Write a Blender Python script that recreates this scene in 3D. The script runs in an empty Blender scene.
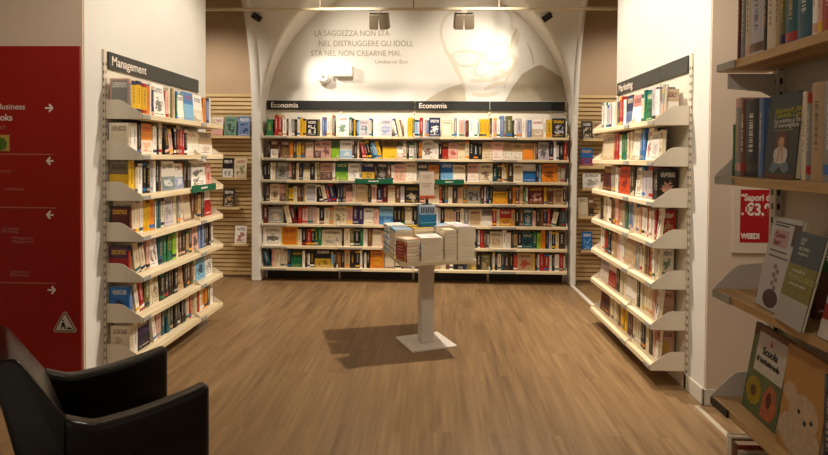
import bpy, math, random
from mathutils import Matrix, Vector

SC = bpy.context.scene
COL = SC.collection
R = math.radians
RND = random.Random(11)

# ------------------------------------------------------------------ camera model
F, PITCH, ROLL, YAW, CAMH, SY = 552.46, .0214, .0079, -.0368, 1.4906, -59.05
_cy, _sy, _cp, _sp, _cr, _sr = math.cos(YAW), math.sin(YAW), math.cos(PITCH), math.sin(PITCH), math.cos(ROLL), math.sin(ROLL)
MR = Matrix(((1, 0, 0), (0, _cp, -_sp), (0, _sp, _cp))) @ Matrix(((_cy, -_sy, 0), (_sy, _cy, 0), (0, 0, 1)))


def at(px, py, ax, val):
    """world point where the sight line of a photo pixel meets the plane axis = val"""
    u, v = px - 414, py - 227.5
    u, v = _cr * u + _sr * v, -_sr * u + _cr * v
    d = MR.transposed() @ Vector((u / F, 1, -(v - SY) / F))
    o = Vector((0, 0, CAMH))
    return o + d * ((val - o[ax]) / d[ax])


cam = bpy.data.cameras.new('camera')
cam.lens, cam.sensor_width = F / 828 * 36, 36
cam.shift_x, cam.shift_y = _sr * SY / 828, _cr * SY / 828
cam.clip_start, cam.clip_end = .02, 60
co = bpy.data.objects.new('camera', cam)
COL.objects.link(co)
right = _cr * MR[0] + _sr * MR[2]
up = -_sr * MR[0] + _cr * MR[2]
fwd = MR[1]
mm = Matrix((right, up, -fwd)).transposed().to_4x4()
mm.translation = (0, 0, CAMH)
co.matrix_world = mm
SC.camera = co


# ------------------------------------------------------------------ colour and materials
def lin(h):
    c = [int(h[i:i + 2], 16) / 255 for i in (0, 2, 4)]
    return tuple(x / 12.92 if x <= .04045 else ((x + .055) / 1.055) ** 2.4 for x in c)


class NT:
    """a tiny expression builder over a shader node tree"""

    def __init__(self, name, rough=.5, spec=.4):
        self.m = bpy.data.materials.new(name)
        self.m.use_nodes = True
        self.t = self.m.node_tree
        self.b = self.t.nodes['Principled BSDF']
        self.b.inputs['Roughness'].default_value = rough
        self.b.inputs['Specular IOR Level'].default_value = spec

    def n(self, typ, **kw):
        x = self.t.nodes.new(typ)
        for k, v in kw.items():
            setattr(x, k, v)
        return x

    def put(self, sock, v):
        if hasattr(v, 'links'):
            self.t.links.new(v, sock)
        else:
            if sock.type == 'RGBA' and len(v) == 3:
                v = (*v, 1)
            sock.default_value = v

    def math(self, op, a, b=0.0, c=0.0):
        x = self.n('ShaderNodeMath', operation=op)
        for i, v in enumerate((a, b, c)):
            self.put(x.inputs[i], v)
        return x.outputs[0]

    def between(self, v, lo, hi):
        return self.math('MULTIPLY', self.math('GREATER_THAN', v, lo), self.math('LESS_THAN', v, hi))

    def mul(self, *a):
        r = a[0]
        for v in a[1:]:
            r = self.math('MULTIPLY', r, v)
        return r

    def mix(self, f, a, b):
        x = self.n('ShaderNodeMix', data_type='RGBA')
        self.put(x.inputs[0], f)
        self.put(x.inputs[6], a)
        self.put(x.inputs[7], b)
        return x.outputs[2]

    def coords(self, which='Object', scale=(1, 1, 1), rot=(0, 0, 0), loc=(0, 0, 0)):
        tc = self.n('ShaderNodeTexCoord')
        mp = self.n('ShaderNodeMapping')
        mp.inputs['Scale'].default_value = scale
        mp.inputs['Rotation'].default_value = rot
        mp.inputs['Location'].default_value = loc
        self.t.links.new(tc.outputs[which], mp.inputs[0])
        return mp.outputs[0]

    def noise(self, vec, scale, detail=3, dim='3D', w=None):
        x = self.n('ShaderNodeTexNoise', noise_dimensions=dim)
        if vec is not None:
            self.put(x.inputs['Vector'], vec)
        if w is not None:
            self.put(x.inputs['W'], w)
        x.inputs['Scale'].default_value = scale
        x.inputs['Detail'].default_value = detail
        return x.outputs[0]

    def ramp(self, f, stops):
        x = self.n('ShaderNodeValToRGB')
        e = x.color_ramp.elements
        while len(e) < len(stops):
            e.new(.5)
        for el, (p, c) in zip(e, stops):
            el.position = p
            el.color = (*c, 1)
        self.put(x.inputs[0], f)
        return x.outputs[0]

    def bump(self, h, strength=.1, dist=.01):
        x = self.n('ShaderNodeBump')
        x.inputs['Strength'].default_value = strength
        x.inputs['Distance'].default_value = dist
        self.put(x.inputs['Height'], h)
        self.t.links.new(x.outputs[0], self.b.inputs['Normal'])

    def base(self, c):
        self.put(self.b.inputs['Base Color'], c)


def plain(name, hexc, rough=.5, var=.06, scale=30, bump=0.0, spec=.4, metal=0.0):
    t = NT(name, rough, spec)
    c = lin(hexc)
    nz = t.noise(t.coords(), scale)
    t.base(t.ramp(nz, [(.3, tuple(x * (1 - var) for x in c)), (.7, tuple(min(1, x * (1 + var)) for x in c))]))
    if bump:
        t.bump(nz, bump)
    t.b.inputs['Metallic'].default_value = metal
    return t.m


def wood(name, a, b, axis=0, rough=.45, fine=28):
    t = NT(name, rough)
    sc = [fine, fine, fine]
    sc[axis] = 1.6
    g = t.noise(t.coords(scale=tuple(sc)), 1.0, 6)
    t.base(t.ramp(g, [(.32, lin(a)), (.66, lin(b))]))
    t.bump(g, .08)
    return t.m


M = {}
M['paint'] = plain('white_wall_paint', 'dcd7cd', .7, .025, 3, .02)
M['taupe'] = plain('taupe_rear_wall', 'b59a7c', .75, .03, 3, .02)  # darker brown tone for the two alcove back walls
M['pale'] = plain('warm_shade_wall_paint', 'd3bca4', .7, .025, 3, .02)  # warm pinkish shade of the pillar fronts put into the wall colour
M['red'] = plain('red_lacquered_panel', '97170b', .38, .04, 6)
M['ink_white'] = plain('white_vinyl_lettering', 'e6d8c8', .6, .02)
M['ink_dim'] = plain('pink_vinyl_lettering', 'b8705c', .6, .02)
M['birch_x'] = wood('birch_shelf_wood', 'cfb88e', 'e8d7b4', 0)
M['birch_y'] = wood('birch_shelf_wood_lengthwise', 'cfb88e', 'e8d7b4', 1)
M['pine_y'] = wood('pine_shelf_wood_lengthwise', 'a8824f', 'cfaa76', 1)
M['slat'] = wood('slat_wood', 'c6a673', 'e2c795', 0)
M['slat_dark'] = plain('dark_backing_board', 'a98a5e', .8)
M['metal'] = plain('beige_shelf_metal', 'ddd0ba', .45, .02, 20, 0, .5)
M['metal_dark'] = plain('dark_slot', '2a2622', .6)
M['back_panel'] = plain('white_back_panel', 'd9d1c0', .6, .02)
M['sign'] = plain('charcoal_sign_board', '1d1c19', .5, .04, 40)
M['sign_side'] = plain('dark_grey_sign_board', '3c3a35', .5, .04, 40)
M['rail'] = plain('grey_label_rail', '9a968c', .35, .03, 50, 0, .5)
M['pages'] = plain('book_pages', 'eddfc2', .8, .08, 160)
M['steel_white'] = plain('white_powder_coat', 'd8cfc4', .4, .02)
M['rail_beige'] = plain('beige_rail_paint', 'c2b194', .5, .03)
M['lamp_grey'] = plain('grey_lamp_housing', '8d7f6b', .5, .03)
M['black'] = plain('black_plastic', '12110f', .4, .02)
M['alarm'] = plain('white_plastic', 'e8e4da', .45, .02)
M['green_strip'] = plain('green_promo_card', '0f5a3c', .5, .03)
M['mural_text'] = plain('mural_lettering_paint', '9c8f78', .8, .05, 9)
M['mural'] = plain('pale_mural_paint', 'bfb39d', .8, .05, 9)
M['mural_mid'] = plain('mural_shade_paint', 'd0c6b3', .8, .05, 9)
M['mural_grey'] = plain('mural_grey_paint', 'a99d87', .8, .05, 9)
M['skirt'] = plain('white_skirting', 'd6cdbd', .5, .02)


def leather():
    t = NT('black_leather', .22, .6)
    v = t.n('ShaderNodeTexVoronoi')
    t.put(v.inputs['Vector'], t.coords())
    v.inputs['Scale'].default_value = 260
    t.base((.008, .0065, .0055))
    t.bump(v.outputs[0], .18, .002)
    return t.m


def floor_mat():
    t = NT('oak_plank_floor', .36, .45)
    vec = t.coords(rot=(0, 0, R(90)))
    br = t.n('ShaderNodeTexBrick')
    t.put(br.inputs['Vector'], vec)
    br.offset, br.squash = .37, 1
    br.inputs['Scale'].default_value = 1
    br.inputs['Brick Width'].default_value = 1.25
    br.inputs['Row Height'].default_value = .145
    br.inputs['Mortar Size'].default_value = .0016
    br.inputs['Mortar Smooth'].default_value = .3
    br.inputs['Color1'].default_value = (0, 0, 0, 1)
    br.inputs['Color2'].default_value = (1, 1, 1, 1)
    br.inputs['Mortar'].default_value = (.5, .5, .5, 1)
    tone = t.math('ADD', br.outputs[0], 0)
    add = t.n('ShaderNodeVectorMath', operation='ADD')
    t.put(add.inputs[0], t.coords(scale=(30, 1.5, 1)))
    cmb = t.n('ShaderNodeCombineXYZ')
    t.put(cmb.inputs[2], t.math('MULTIPLY', tone, 40))
    t.put(add.inputs[1], cmb.outputs[0])
    grain = t.noise(add.outputs[0], 1.0, 8)
    broad = t.noise(t.coords(scale=(4, .7, 1)), 1.3, 3)
    k = t.math('MULTIPLY_ADD', grain, .75, t.math('MULTIPLY_ADD', tone, .07, t.math('MULTIPLY', broad, .28)))
    c = t.ramp(k, [(.30, lin('634c34')), (.52, lin('7f6343')), (.74, lin('947651'))])
    t.base(t.mix(t.math('MULTIPLY', br.outputs['Fac'], .4), c, lin('5a4530')))
    t.bump(t.math('SUBTRACT', grain, t.math('MULTIPLY', br.outputs['Fac'], 1.5)), .06, .004)
    t.put(t.b.inputs['Roughness'], t.math('MULTIPLY_ADD', grain, .2, .3))
    return t.m


M['leather'] = leather()
M['floor'] = floor_mat()


def book_mats():
    out = []
    for kind in ('book_jacket', 'book_spine_jacket'):
        t = NT(kind, .42, .4)
        oi = t.n('ShaderNodeObjectInfo')
        base = oi.outputs['Color']

        def attr(nm, out_i):
            x = t.n('ShaderNodeAttribute', attribute_type='OBJECT', attribute_name=nm)
            return x.outputs[out_i]
        ink, art, lay, seed = attr('ink', 0), attr('art', 0), attr('lay', 2), attr('seed', 2)
        uv = t.n('ShaderNodeSeparateXYZ')
        tc = t.n('ShaderNodeTexCoord')
        t.put(uv.inputs[0], tc.outputs['UV'])
        u, v = uv.outputs[0], uv.outputs[1]
        if kind == 'book_jacket':
            row = t.math('FLOOR', t.math('MULTIPLY', v, 26))
            cx = t.n('ShaderNodeCombineXYZ')
            t.put(cx.inputs[0], t.math('MULTIPLY', u, 15))
            t.put(cx.inputs[1], t.math('MULTIPLY_ADD', row, 3.7, t.math('MULTIPLY', seed, 91)))
            words = t.math('GREATER_THAN', t.noise(cx.outputs[0], 1.0, 1), .43)
            line = t.math('GREATER_THAN', t.math('FRACT', t.math('MULTIPLY', v, 26)), .4)
            title = t.mul(words, line, t.between(u, .13, .87), t.math('LESS_THAN', lay, 8),
                          t.math('MAXIMUM', t.between(v, .73, .885), t.between(v, .075, .12)))
            cn = t.n('ShaderNodeCombineXYZ')
            t.put(cn.inputs[0], u)
            t.put(cn.inputs[1], t.math('MULTIPLY', v, 1.5))
            t.put(cn.inputs[2], t.math('MULTIPLY', seed, 37))
            blob = t.noise(cn.outputs[0], 3.6, 2)
            blobs = t.math('GREATER_THAN', blob, .5)
            box = t.between(lay, -.5, .5)
            half = t.between(lay, .5, 1.5)
            dot = t.between(lay, 1.5, 2.5)
            top = t.between(lay, 2.5, 3.5)
            frame = t.between(lay, 3.5, 4.5)
            du = t.math('SUBTRACT', u, .5)
            dv = t.math('MULTIPLY', t.math('SUBTRACT', v, .38), 1.45)
            disc = t.math('LESS_THAN', t.math('ADD', t.math('SQRT', t.math('ADD', t.mul(du, du), t.mul(dv, dv))), t.math('MULTIPLY', t.math('SUBTRACT', t.noise(cn.outputs[0], 7, 2), .5), .9)), .27)
            inner = t.mul(t.between(u, .16, .84), t.between(v, .16, .64))
            edge = t.math('SUBTRACT', 1, t.mul(t.between(u, .09, .91), t.between(v, .06, .94)))
            a = t.mul(box, inner, blobs)
            b = t.mul(half, t.math('LESS_THAN', v, .46))
            c = t.mul(dot, disc)
            d = t.mul(top, t.math('GREATER_THAN', v, .6))
            e = t.mul(frame, edge)
            f = t.math('MINIMUM', 1, t.math('ADD', t.math('ADD', a, b), t.math('ADD', t.math('ADD', c, d), e)))
            col = t.mix(t.math('MULTIPLY', f, .8), base, art)
            deep = t.mul(blobs, half, t.between(v, .1, .4), t.between(u, .2, .8), .55)
            col = t.mix(deep, col, base)
            col = t.mix(title, col, ink)
        else:
            txt = t.noise(None, 34, 1, '1D', t.math('ADD', v, t.math('MULTIPLY', seed, 19)))
            mask = t.mul(t.math('GREATER_THAN', txt, .48), t.between(u, .36, .64), t.between(v, .32, .82), .65)
            band = t.mul(t.between(v, .07, .17), t.math('GREATER_THAN', seed, .45))
            cap = t.mul(t.math('GREATER_THAN', v, .88), t.math('GREATER_THAN', seed, .72))
            col = t.mix(t.math('MAXIMUM', band, cap), base, art)
            col = t.mix(mask, col, ink)
        t.base(col)
        out.append(t.m)
    return out


M['jacket'], M['spine'] = book_mats()


# ------------------------------------------------------------------ mesh building
class MB:
    def __init__(self):
        self.v, self.f, self.mi = [], [], []

    def face(self, idx, m=0):
        self.f.append(tuple(idx))
        self.mi.append(m)

    def box(self, lo, hi, m=0):
        n = len(self.v)
        (a, b, c), (d, e, g) = lo, hi
        self.v += [(a, b, c), (d, b, c), (d, e, c), (a, e, c), (a, b, g), (d, b, g), (d, e, g), (a, e, g)]
        for q in ((0, 3, 2, 1), (4, 5, 6, 7), (0, 1, 5, 4), (1, 2, 6, 5), (2, 3, 7, 6), (3, 0, 4, 7)):
            self.face([n + i for i in q], m)
        return self

    def prism(self, poly, lo, hi, axis, m=0):
        """poly: 2-D outline in the two other axes (in axis order), pushed from lo to hi along axis"""
        n, k = len(self.v), len(poly)
        for w in (lo, hi):
            for p in poly:
                q = list(p)
                q.insert(axis, w)
                self.v.append(tuple(q))
        self.face([n + i for i in range(k)][::-1], m)
        self.face([n + k + i for i in range(k)], m)
        for i in range(k):
            j = (i + 1) % k
            self.face((n + i, n + j, n + k + j, n + k + i), m)
        return self

    def tube(self, p, q, r, m=0, seg=12, r2=None):
        p, q = Vector(p), Vector(q)
        d = (q - p).normalized()
        a = d.orthogonal().normalized()
        b = d.cross(a)
        n = len(self.v)
        for c, rr in ((p, r), (q, r if r2 is None else r2)):
            for i in range(seg):
                t = 2 * math.pi * i / seg
                self.v.append(tuple(c + rr * (math.cos(t) * a + math.sin(t) * b)))
        self.face([n + i for i in range(seg)][::-1], m)
        self.face([n + seg + i for i in range(seg)], m)
        for i in range(seg):
            j = (i + 1) % seg
            self.face((n + i, n + j, n + seg + j, n + seg + i), m)
        return self

    def build(self, name, mats, parent=None, loc=(0, 0, 0), rz=0.0, bevel=0.0, smooth=False, seg=2):
        me = bpy.data.meshes.new(name)
        me.from_pydata(self.v, [], self.f)
        for m in (mats if isinstance(mats, (list, tuple)) else [mats]):
            me.materials.append(m)
        me.polygons.foreach_set('material_index', self.mi)
        import bmesh
        bm = bmesh.new()
        bm.from_mesh(me)
        bmesh.ops.recalc_face_normals(bm, faces=bm.faces)
        bm.to_mesh(me)
        bm.free()
        if smooth:
            me.polygons.foreach_set('use_smooth', [True] * len(me.polygons))
        o = bpy.data.objects.new(name, me)
        COL.objects.link(o)
        o.location = loc
        o.rotation_euler = (0, 0, rz)
        if parent is not None:
            o.parent = parent
        if bevel:
            b = o.modifiers.new('edge', 'BEVEL')
            b.width, b.segments, b.limit_method = bevel, seg, 'ANGLE'
        return o


def tag(o, label, cat, group=None):
    o['label'], o['category'] = label, cat
    if group:
        o['group'] = group
    return o


def thing(name, label, cat, loc=(0, 0, 0), rz=0.0, group=None):
    o = bpy.data.objects.new(name, None)
    COL.objects.link(o)
    o.location, o.rotation_euler = loc, (0, 0, rz)
    o.empty_display_size = .1
    return tag(o, label, cat, group)


def struct(o):
    o['kind'] = 'structure'
    return o


ORIENT = {'back': Matrix(((1, 0, 0), (0, 0, -1), (0, 1, 0))),
          'left': Matrix(((0, 0, 1), (1, 0, 0), (0, 1, 0))),
          'right': Matrix(((0, 0, -1), (-1, 0, 0), (0, 1, 0)))}


def text(name, body, size, mat, loc, face='back', parent=None, align='LEFT', squeeze=1.0, bold=.0, shear=0.0, fit=None):
    c = bpy.data.curves.new(name, 'FONT')
    c.body, c.size, c.align_x = body, size, align
    c.extrude, c.offset, c.shear = .0006, bold, shear
    c.space_character = 1.0
    c.materials.append(mat)
    o = bpy.data.objects.new(name, c)
    COL.objects.link(o)
    rot = face if isinstance(face, Matrix) else ORIENT[face]
    mw = rot.to_4x4() @ Matrix.Diagonal((squeeze, 1, 1, 1))
    mw.translation = loc
    me = bpy.data.meshes.new_from_object(o.evaluated_get(bpy.context.evaluated_depsgraph_get()))
    bpy.data.objects.remove(o)
    me.name = name
    if fit:
        xs = [v.co.x for v in me.vertices]
        k = fit / (max(xs) - min(xs))
        x0 = min(xs) if align == 'LEFT' else 0
        for v in me.vertices:
            v.co.x = (v.co.x - x0) * k
    o = bpy.data.objects.new(name, me)
    COL.objects.link(o)
    if parent is not None:
        o.parent = parent
    o.matrix_local = mw
    return o


# ------------------------------------------------------------------ the room
XL, XR, YB = -2.138, 1.642, 6.68           # side wall faces, back wall
PLX, PLY0, PLY1 = XL, 3.30, 5.08          # left pillar
PRY0, PRY1 = 3.385, 5.09                   # right pillar
ZT = 3.62                                  # ceiling
XA, XB = -2.055, 1.585                     # inner faces of the rear piers
YP, YC = 6.45, 5.45                        # pier front, where the vault has reached the ceiling
Z0 = 1.95
XPL, XPR = -2.165, 1.648

struct(MB().box((-4.3, -1.6, -.12), (4.3, 6.9, 0)).build('floor', M['floor']))
struct(MB().box((XPL, YB, 0), (XPR, YB + .15, ZT)).build('wall_back', M['paint']))
struct(MB().box((-4.15, YB, 0), (XPL, YB + .15, ZT)).build('wall_rear_left', M['taupe']))
struct(MB().box((XPR, YB, 0), (4.15, YB + .15, ZT)).build('wall_rear_right', M['taupe']))
struct(MB().box((-4.15, PLY0, 0), (XL, PLY1, ZT)).build('wall_left', M['paint']))
struct(MB().box((XR, PRY0, 0), (4.15, PRY1, ZT)).build('wall_right', [M['paint']]))
struct(MB().box((XR + .004, PRY0 - .012, .1), (4.15, PRY0 - .001, ZT)).build('wall_front_right', M['pale']))
struct(MB().box((-4.15, PLY0 - .012, .1), (XL - .004, PLY0 - .001, ZT)).build('wall_front_left', M['pale']))
struct(MB().box((-4.3, -1.6, 0), (-4.15, YB + .15, ZT)).build('wall_outer_left', M['paint']))
struct(MB().box((4.15, -1.6, 0), (4.3, YB + .15, ZT)).build('wall_outer_right', M['paint']))
struct(MB().box((XPL, YP, 0), (XA, YB, ZT)).build('wall_pier_left', M['paint'], bevel=.012))
struct(MB().box((XB, YP, 0), (XPR, YB, ZT)).build('wall_pier_right', M['paint'], bevel=.012))
ce = MB().box((-4.3, -1.6, ZT), (4.3, YC, ZT + .15))
ce.box((-4.3, YC, ZT), (XPL, YB + .15, ZT + .15)).box((XPR, YC, ZT), (4.3, YB + .15, ZT + .15))
struct(ce.build('ceiling', M['paint']))


def zx(x):
    u = (2 * x - XA - XB) / (XB - XA)
    return Z0 + (ZT - Z0) * math.sqrt(max(0, 1 - u * u))


def zy(y):
    if y >= YP:
        return Z0
    u = (y - YC) / (YP - YC)
    return Z0 + (ZT - Z0) * math.sqrt(max(0, 1 - u * u))


def vault():
    mb = MB()
    nx = 64
    xs = [(XA + XB) / 2 - (XB - XA) / 2 * math.cos(math.pi * i / nx) for i in range(nx + 1)]
    ys = [YC + (YP - YC) * math.sin(math.pi / 2 * j / 28) for j in range(29)] + [YB]
    for y in ys:
        for x in xs:
            mb.v.append((x, y, max(zx(x), zy(y))))
    w = nx + 1
    for j in range(len(ys) - 1):
        for i in range(nx):
            mb.face((j * w + i, j * w + i + 1, (j + 1) * w + i + 1, (j + 1) * w + i))
    # the side arches above the piers, as thick ribs
    for xa, xb in ((XPL, XA), (XB, XPR)):
        n = len(mb.v)
        yy = ys[:-1]
        for y in yy:
            mb.v += [(xa, y, zy(y)), (xb, y, zy(y)), (xa, y, ZT), (xb, y, ZT)]
        for j in range(len(yy) - 1):
            a, b = n + 4 * j, n + 4 * (j + 1)
            mb.face((a, a + 1, b + 1, b))
            mb.face((a, b, b + 2, a + 2))
            mb.face((a + 1, a + 3, b + 3, b + 1))
    return mb.build('ceiling_vault', M['paint'], smooth=True)


struct(vault())
# skirting boards
sk = MB().box((-4.15, PLY0 - .016, 0), (XL + .014, PLY0, .1)).box((XL, PLY0 - .016, 0), (XL + .014, PLY1, .1))
struct(sk.build('baseboard_left', M['skirt'], bevel=.004))
sk = MB().box((XR - .014, PRY0 - .016, 0), (4.15, PRY0, .1)).box((XR - .014, PRY0 - .016, 0), (XR, PRY1 + .014, .1))
struct(sk.build('baseboard_right', M['skirt'], bevel=.004))
struct(MB().box((1.585, 5.08, 0), (1.625, 6.44, .012)).build('trim_1', M['skirt']))
struct(MB().box((1.57, 1.2, 0), (1.60, 3.355, .008)).build('trim_2', plain('worn_floor_strip', 'b3a48c', .5)))

# ------------------------------------------------------------------ books
PAL = {k: lin(h) for k, h in dict(
    W='ece5da', C='d8c8aa', B='b4956f', K='1b1918', D='3d3028', G='8d8982', R='a3201c', M='5c1b19', Y='d8aa1e', O='d8801c', N='1f2748',
    U='2266aa', S='7cb0d2', T='1d5460', E='1b683e', L='8cb926', P='392850', I='d6a595', H='6c462a', A='647aa4', J='b8afb4', V='6d6836', Q='cf451a').items()}
WORD = dict(W='white', C='cream', B='tan', K='black', D='dark brown', G='grey', R='red', M='maroon', Y='yellow', O='orange', N='navy', U='blue',
            S='pale blue', T='teal', E='green', L='lime green', P='purple', I='pink', H='brown', A='slate blue', J='pale grey', V='olive', Q='vermilion')
DARK = set('KDRMNUTEPHAVG')
ORD = 'first second third fourth fifth sixth seventh eighth ninth tenth eleventh twelfth thirteenth fourteenth fifteenth sixteenth'.split()


def book_mb(w, h, d, soft=False):
    """spine towards -y, thickness along x, height along z"""
    tb, e = (min(.0026, w * .16), min(.003, w * .2)) if not soft else (.0007, .0008)
    mb = MB()
    mb.box((-w / 2, .002, 0), (-w / 2 + tb, d, h), 0)
    mb.box((w / 2 - tb, .002, 0), (w / 2, d, h), 0)
    r = min(.004, w * .18)
    mb.prism([(-w / 2, .003), (-w / 2, 0), (-w / 4, -r * .8), (0, -r), (w / 4, -r * .8), (w / 2, 0), (w / 2, .003)], 0, h, 2, 1)
    mb.box((-w / 2 + tb, .0031, e), (w / 2 - tb, d - e, h - e), 2)
    return mb


def book_uv(o, w, h, d):
    me = o.data
    uvl = me.uv_layers.new(name='UVMap')
    for p in me.polygons:
        for li in p.loop_indices:
            v = me.vertices[me.loops[li].vertex_index].co
            if p.material_index == 1:
                uvl.data[li].uv = (v.x / w + .5, v.z / h)
            else:
                u = v.y / d
                uvl.data[li].uv = ((u if p.center.x > 0 else 1 - u), v.z / h)


def dress(o, c, ink=None, art=None, lay=None, rnd=RND):
    base = PAL[c] if isinstance(c, str) else c
    j = rnd.uniform(.88, 1.1)
    o.color = (*(min(1, x * j) for x in base), 1)
    if ink is None:
        ink = PAL[rnd.choice('WWCY')] if c in DARK else PAL[rnd.choice('KKNRM')]
    if art is None:
        art = rnd.choice('RNEYUKOTGIBW'.replace(c if isinstance(c, str) else '', ''))
    o['ink'] = [float(x) for x in (PAL[ink] if isinstance(ink, str) else ink)]
    o['art'] = [float(x) for x in (PAL[art] if isinstance(art, str) else art)]
    o['lay'] = float(rnd.choice((0, 0, 0, 1, 2, 3, 3, 4)) if lay is None else lay)
    o['seed'] = rnd.random()
    return art


def book(name, w, h, d, c, mat, ink=None, art=None, lay=None, soft=False):
    o = book_mb(w, h, d, soft).build(name, [M['jacket'], M['spine'], M['pages']])
    book_uv(o, w, h, d)
    dress(o, c, ink, art, lay)
    o.matrix_world = mat
    return o


def article(s):
    return ('an ' if s[0] in 'aeiou' else 'a ') + s


def label_row(items, where, where_short, group):
    """items: list of (object, description, colour word) in order; gives each its own label"""
    descs = [d for _o, d, _c in items]
    seen2 = {}
    for i, (_o, d, _c) in enumerate(items):
        l = items[i - 1][2] if i else 'end'
        r = items[i + 1][2] if i + 1 < len(items) else 'end'
        seen2.setdefault((d, l, r), []).append(i)
    for i, (o, d, c) in enumerate(items):
        l = items[i - 1][2] if i else 'end'
        r = items[i + 1][2] if i + 1 < len(items) else 'end'
        if descs.count(d) == 1:
            t = f'{d} on the {where}'
            if len(t.split()) > 16:
                t = f'{d}, {where_short}'
        elif len(seen2[(d, l, r)]) == 1 and l != 'end' and r != 'end':
            t = f'{d} between {l} and {r} ones, {where_short}' if l != r else f'{d} between two {l} ones, {where_short}'
        if not (descs.count(d) == 1) and (not (len(seen2[(d, l, r)]) == 1 and l != 'end' and r != 'end') or len(t.split()) > 16):
            k = descs[:i].count(d)
            n = descs.count(d)
            t = f'{"last" if k == n - 1 else ORD[min(k, 15)]} {d} from the left, {where_short}'
        tag(o, t, 'book', group)


def parse(row):
    """'@266 E6 _2 R7^ W12fE1' -> list of dicts"""
    out = []
    for tk in row.split():
        if tk[0] == '@':
            out.append(dict(t='at', px=float(tk[1:])))
            continue
        if tk[0] == '_':
            out.append(dict(t='gap', w=float(tk[1:])))
            continue
        i = 1
        while i < len(tk) and (tk[i].isdigit() or tk[i] == '.'):
            i += 1
        e = dict(t='book', c=tk[0], w=float(tk[1:i]), face=False, lean=0, h=0, art=None, lay=None)
        j = i
        while j < len(tk):
            ch = tk[j]
            if ch == 'f':
                e['face'] = True
                if j + 1 < len(tk) and tk[j + 1] in PAL:
                    e['art'] = tk[j + 1]
                    j += 1
                if j + 1 < len(tk) and tk[j + 1].isdigit():
                    e['lay'] = int(tk[j + 1])
                    j += 1
            elif ch == '/':
                e['lean'] = 1
            elif ch == '\\':
                e['lean'] = -1
            elif ch == '^':
                e['h'] = 1
            elif ch == 'v':
                e['h'] = -1
            j += 1
        out.append(e)
    return out


def fill_shelf(row, to_m, z, place, depth, hmax, where, where_short, group, hbase=.195, seed=0, start=None, limit=99.0, low=-99.0, end=None):
    """to_m(px) -> metres along the shelf (increasing to the right); place(m, z) -> 4x4 matrix of a book frame there"""
    rnd = random.Random(seed)
    toks = parse(row)
    # keep each run between marks in step with the photograph
    run, runs, p0 = [], [], start
    for e in toks + [dict(t='at', px=end)]:
        if e['t'] == 'at':
            if run and e['px']:
                k_ = (e['px'] - p0) / sum(q['w'] for q in run)
                for q in run:
                    q['w'] *= min(1.5, max(.6, k_))
            run, p0 = [], e['px']
        else:
            run.append(e)
    px = start
    x = None
    items = []
    k = 0
    last_lean = 0
    while k < len(toks):
        e = toks[k]
        k += 1
        if e['t'] == 'at':
            m = to_m(e['px'])
            x = max(m, low) if x is None else max(x, m)
            px = e['px']
            last_lean = 0
            continue
        a, b = to_m(px), to_m(px + e['w'])
        w = b - a
        px += e['w']
        if x is None:
            x = max(a, low)
        if e['t'] == 'gap':
            x += w
            last_lean = 0
            continue
        # keep in step with the photograph
        if not e['lean'] and x < a - .02:
            x = a - .005
        hh = rnd.uniform(hbase - .018, hbase + .02)
        if e['h'] > 0:
            hh = hmax
        if e['h'] < 0:
            hh = hbase * .72
        hh = min(hh, hmax)
        cw = WORD[e['c']]
        if x + w > limit:
            w = limit - x
            if w < .009:
                continue
        if e['face'] and w > .045:
            t = rnd.uniform(.016, .03)
            wd = max(.03, w - .003)
            fr = place(x + .0015, z + .0008) @ Matrix.Translation((0, 0, 0)) @ Matrix.Translation((0, t + .006, 0)) @ Matrix.Rotation(R(rnd.uniform(-6, -3)), 4, 'X') @ Matrix.Translation((0, -t / 2 - .001, 0)) @ Matrix.Rotation(R(-90), 4, 'Z')
            o = book('display_book', t, hh, wd, e['c'], fr, None, e['art'], e['lay'])
            aw = [kk for kk in PAL if max(abs(p - q) for p, q in zip(PAL[kk], o['art'])) < 1e-4]
            d = f'face-out {cw} book'
            if e['art'] and aw:
                d += f' with {WORD[aw[0]]} cover art'
            items.append((o, d, cw))
            x += w
            last_lean = 0
            continue
        n = max(1, round(w / .052)) if w > .06 else 1
        ws = w / n
        h0 = hh
        for q in range(n):
            hh = min(hmax, h0 + (rnd.uniform(-.006, .006) if n > 1 else 0))
            bw = max(.006, ws - .0016)
            dd = min(depth, rnd.uniform(.125, .155))
            if e['lean']:
                ang = R(13)
                if e['lean'] < 0:
                    if last_lean != -1:
                        x += hh * math.sin(ang) + .001
                    fr = place(x, z + .0008) @ Matrix.Rotation(-ang, 4, 'Y') @ Matrix.Translation((bw / 2, rnd.uniform(0, .006), 0))
                    x += ws / math.cos(ang)
                else:
                    x += ws / math.cos(ang)
                    fr = place(x, z + .0008) @ Matrix.Rotation(ang, 4, 'Y') @ Matrix.Translation((-bw / 2, rnd.uniform(0, .006), 0))
                    nxt = toks[k] if k < len(toks) else None
                    if q == n - 1 and not (nxt and nxt['t'] == 'book' and nxt['lean'] == 1):
                        x += hh * math.sin(ang) + .002
            else:
                fr = place(x + ws / 2, z + .0008) @ Matrix.Translation((0, rnd.uniform(0, .012), 0))
                x += ws
            last_lean = e['lean']
            size = 'thin ' if bw < .024 else ('thick ' if bw > .042 else '')
            nm = 'volume' if bw < .046 else 'book'  # all are books, named apart by thickness only; binding not known
            o = book(nm, bw, hh, dd, e['c'], fr, None, e['art'], e['lay'])
            items.append((o, f'{"leaning " if e["lean"] else ""}{size}{cw} {nm}', cw))
    label_row(items, where, where_short, group)
    return items


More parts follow.
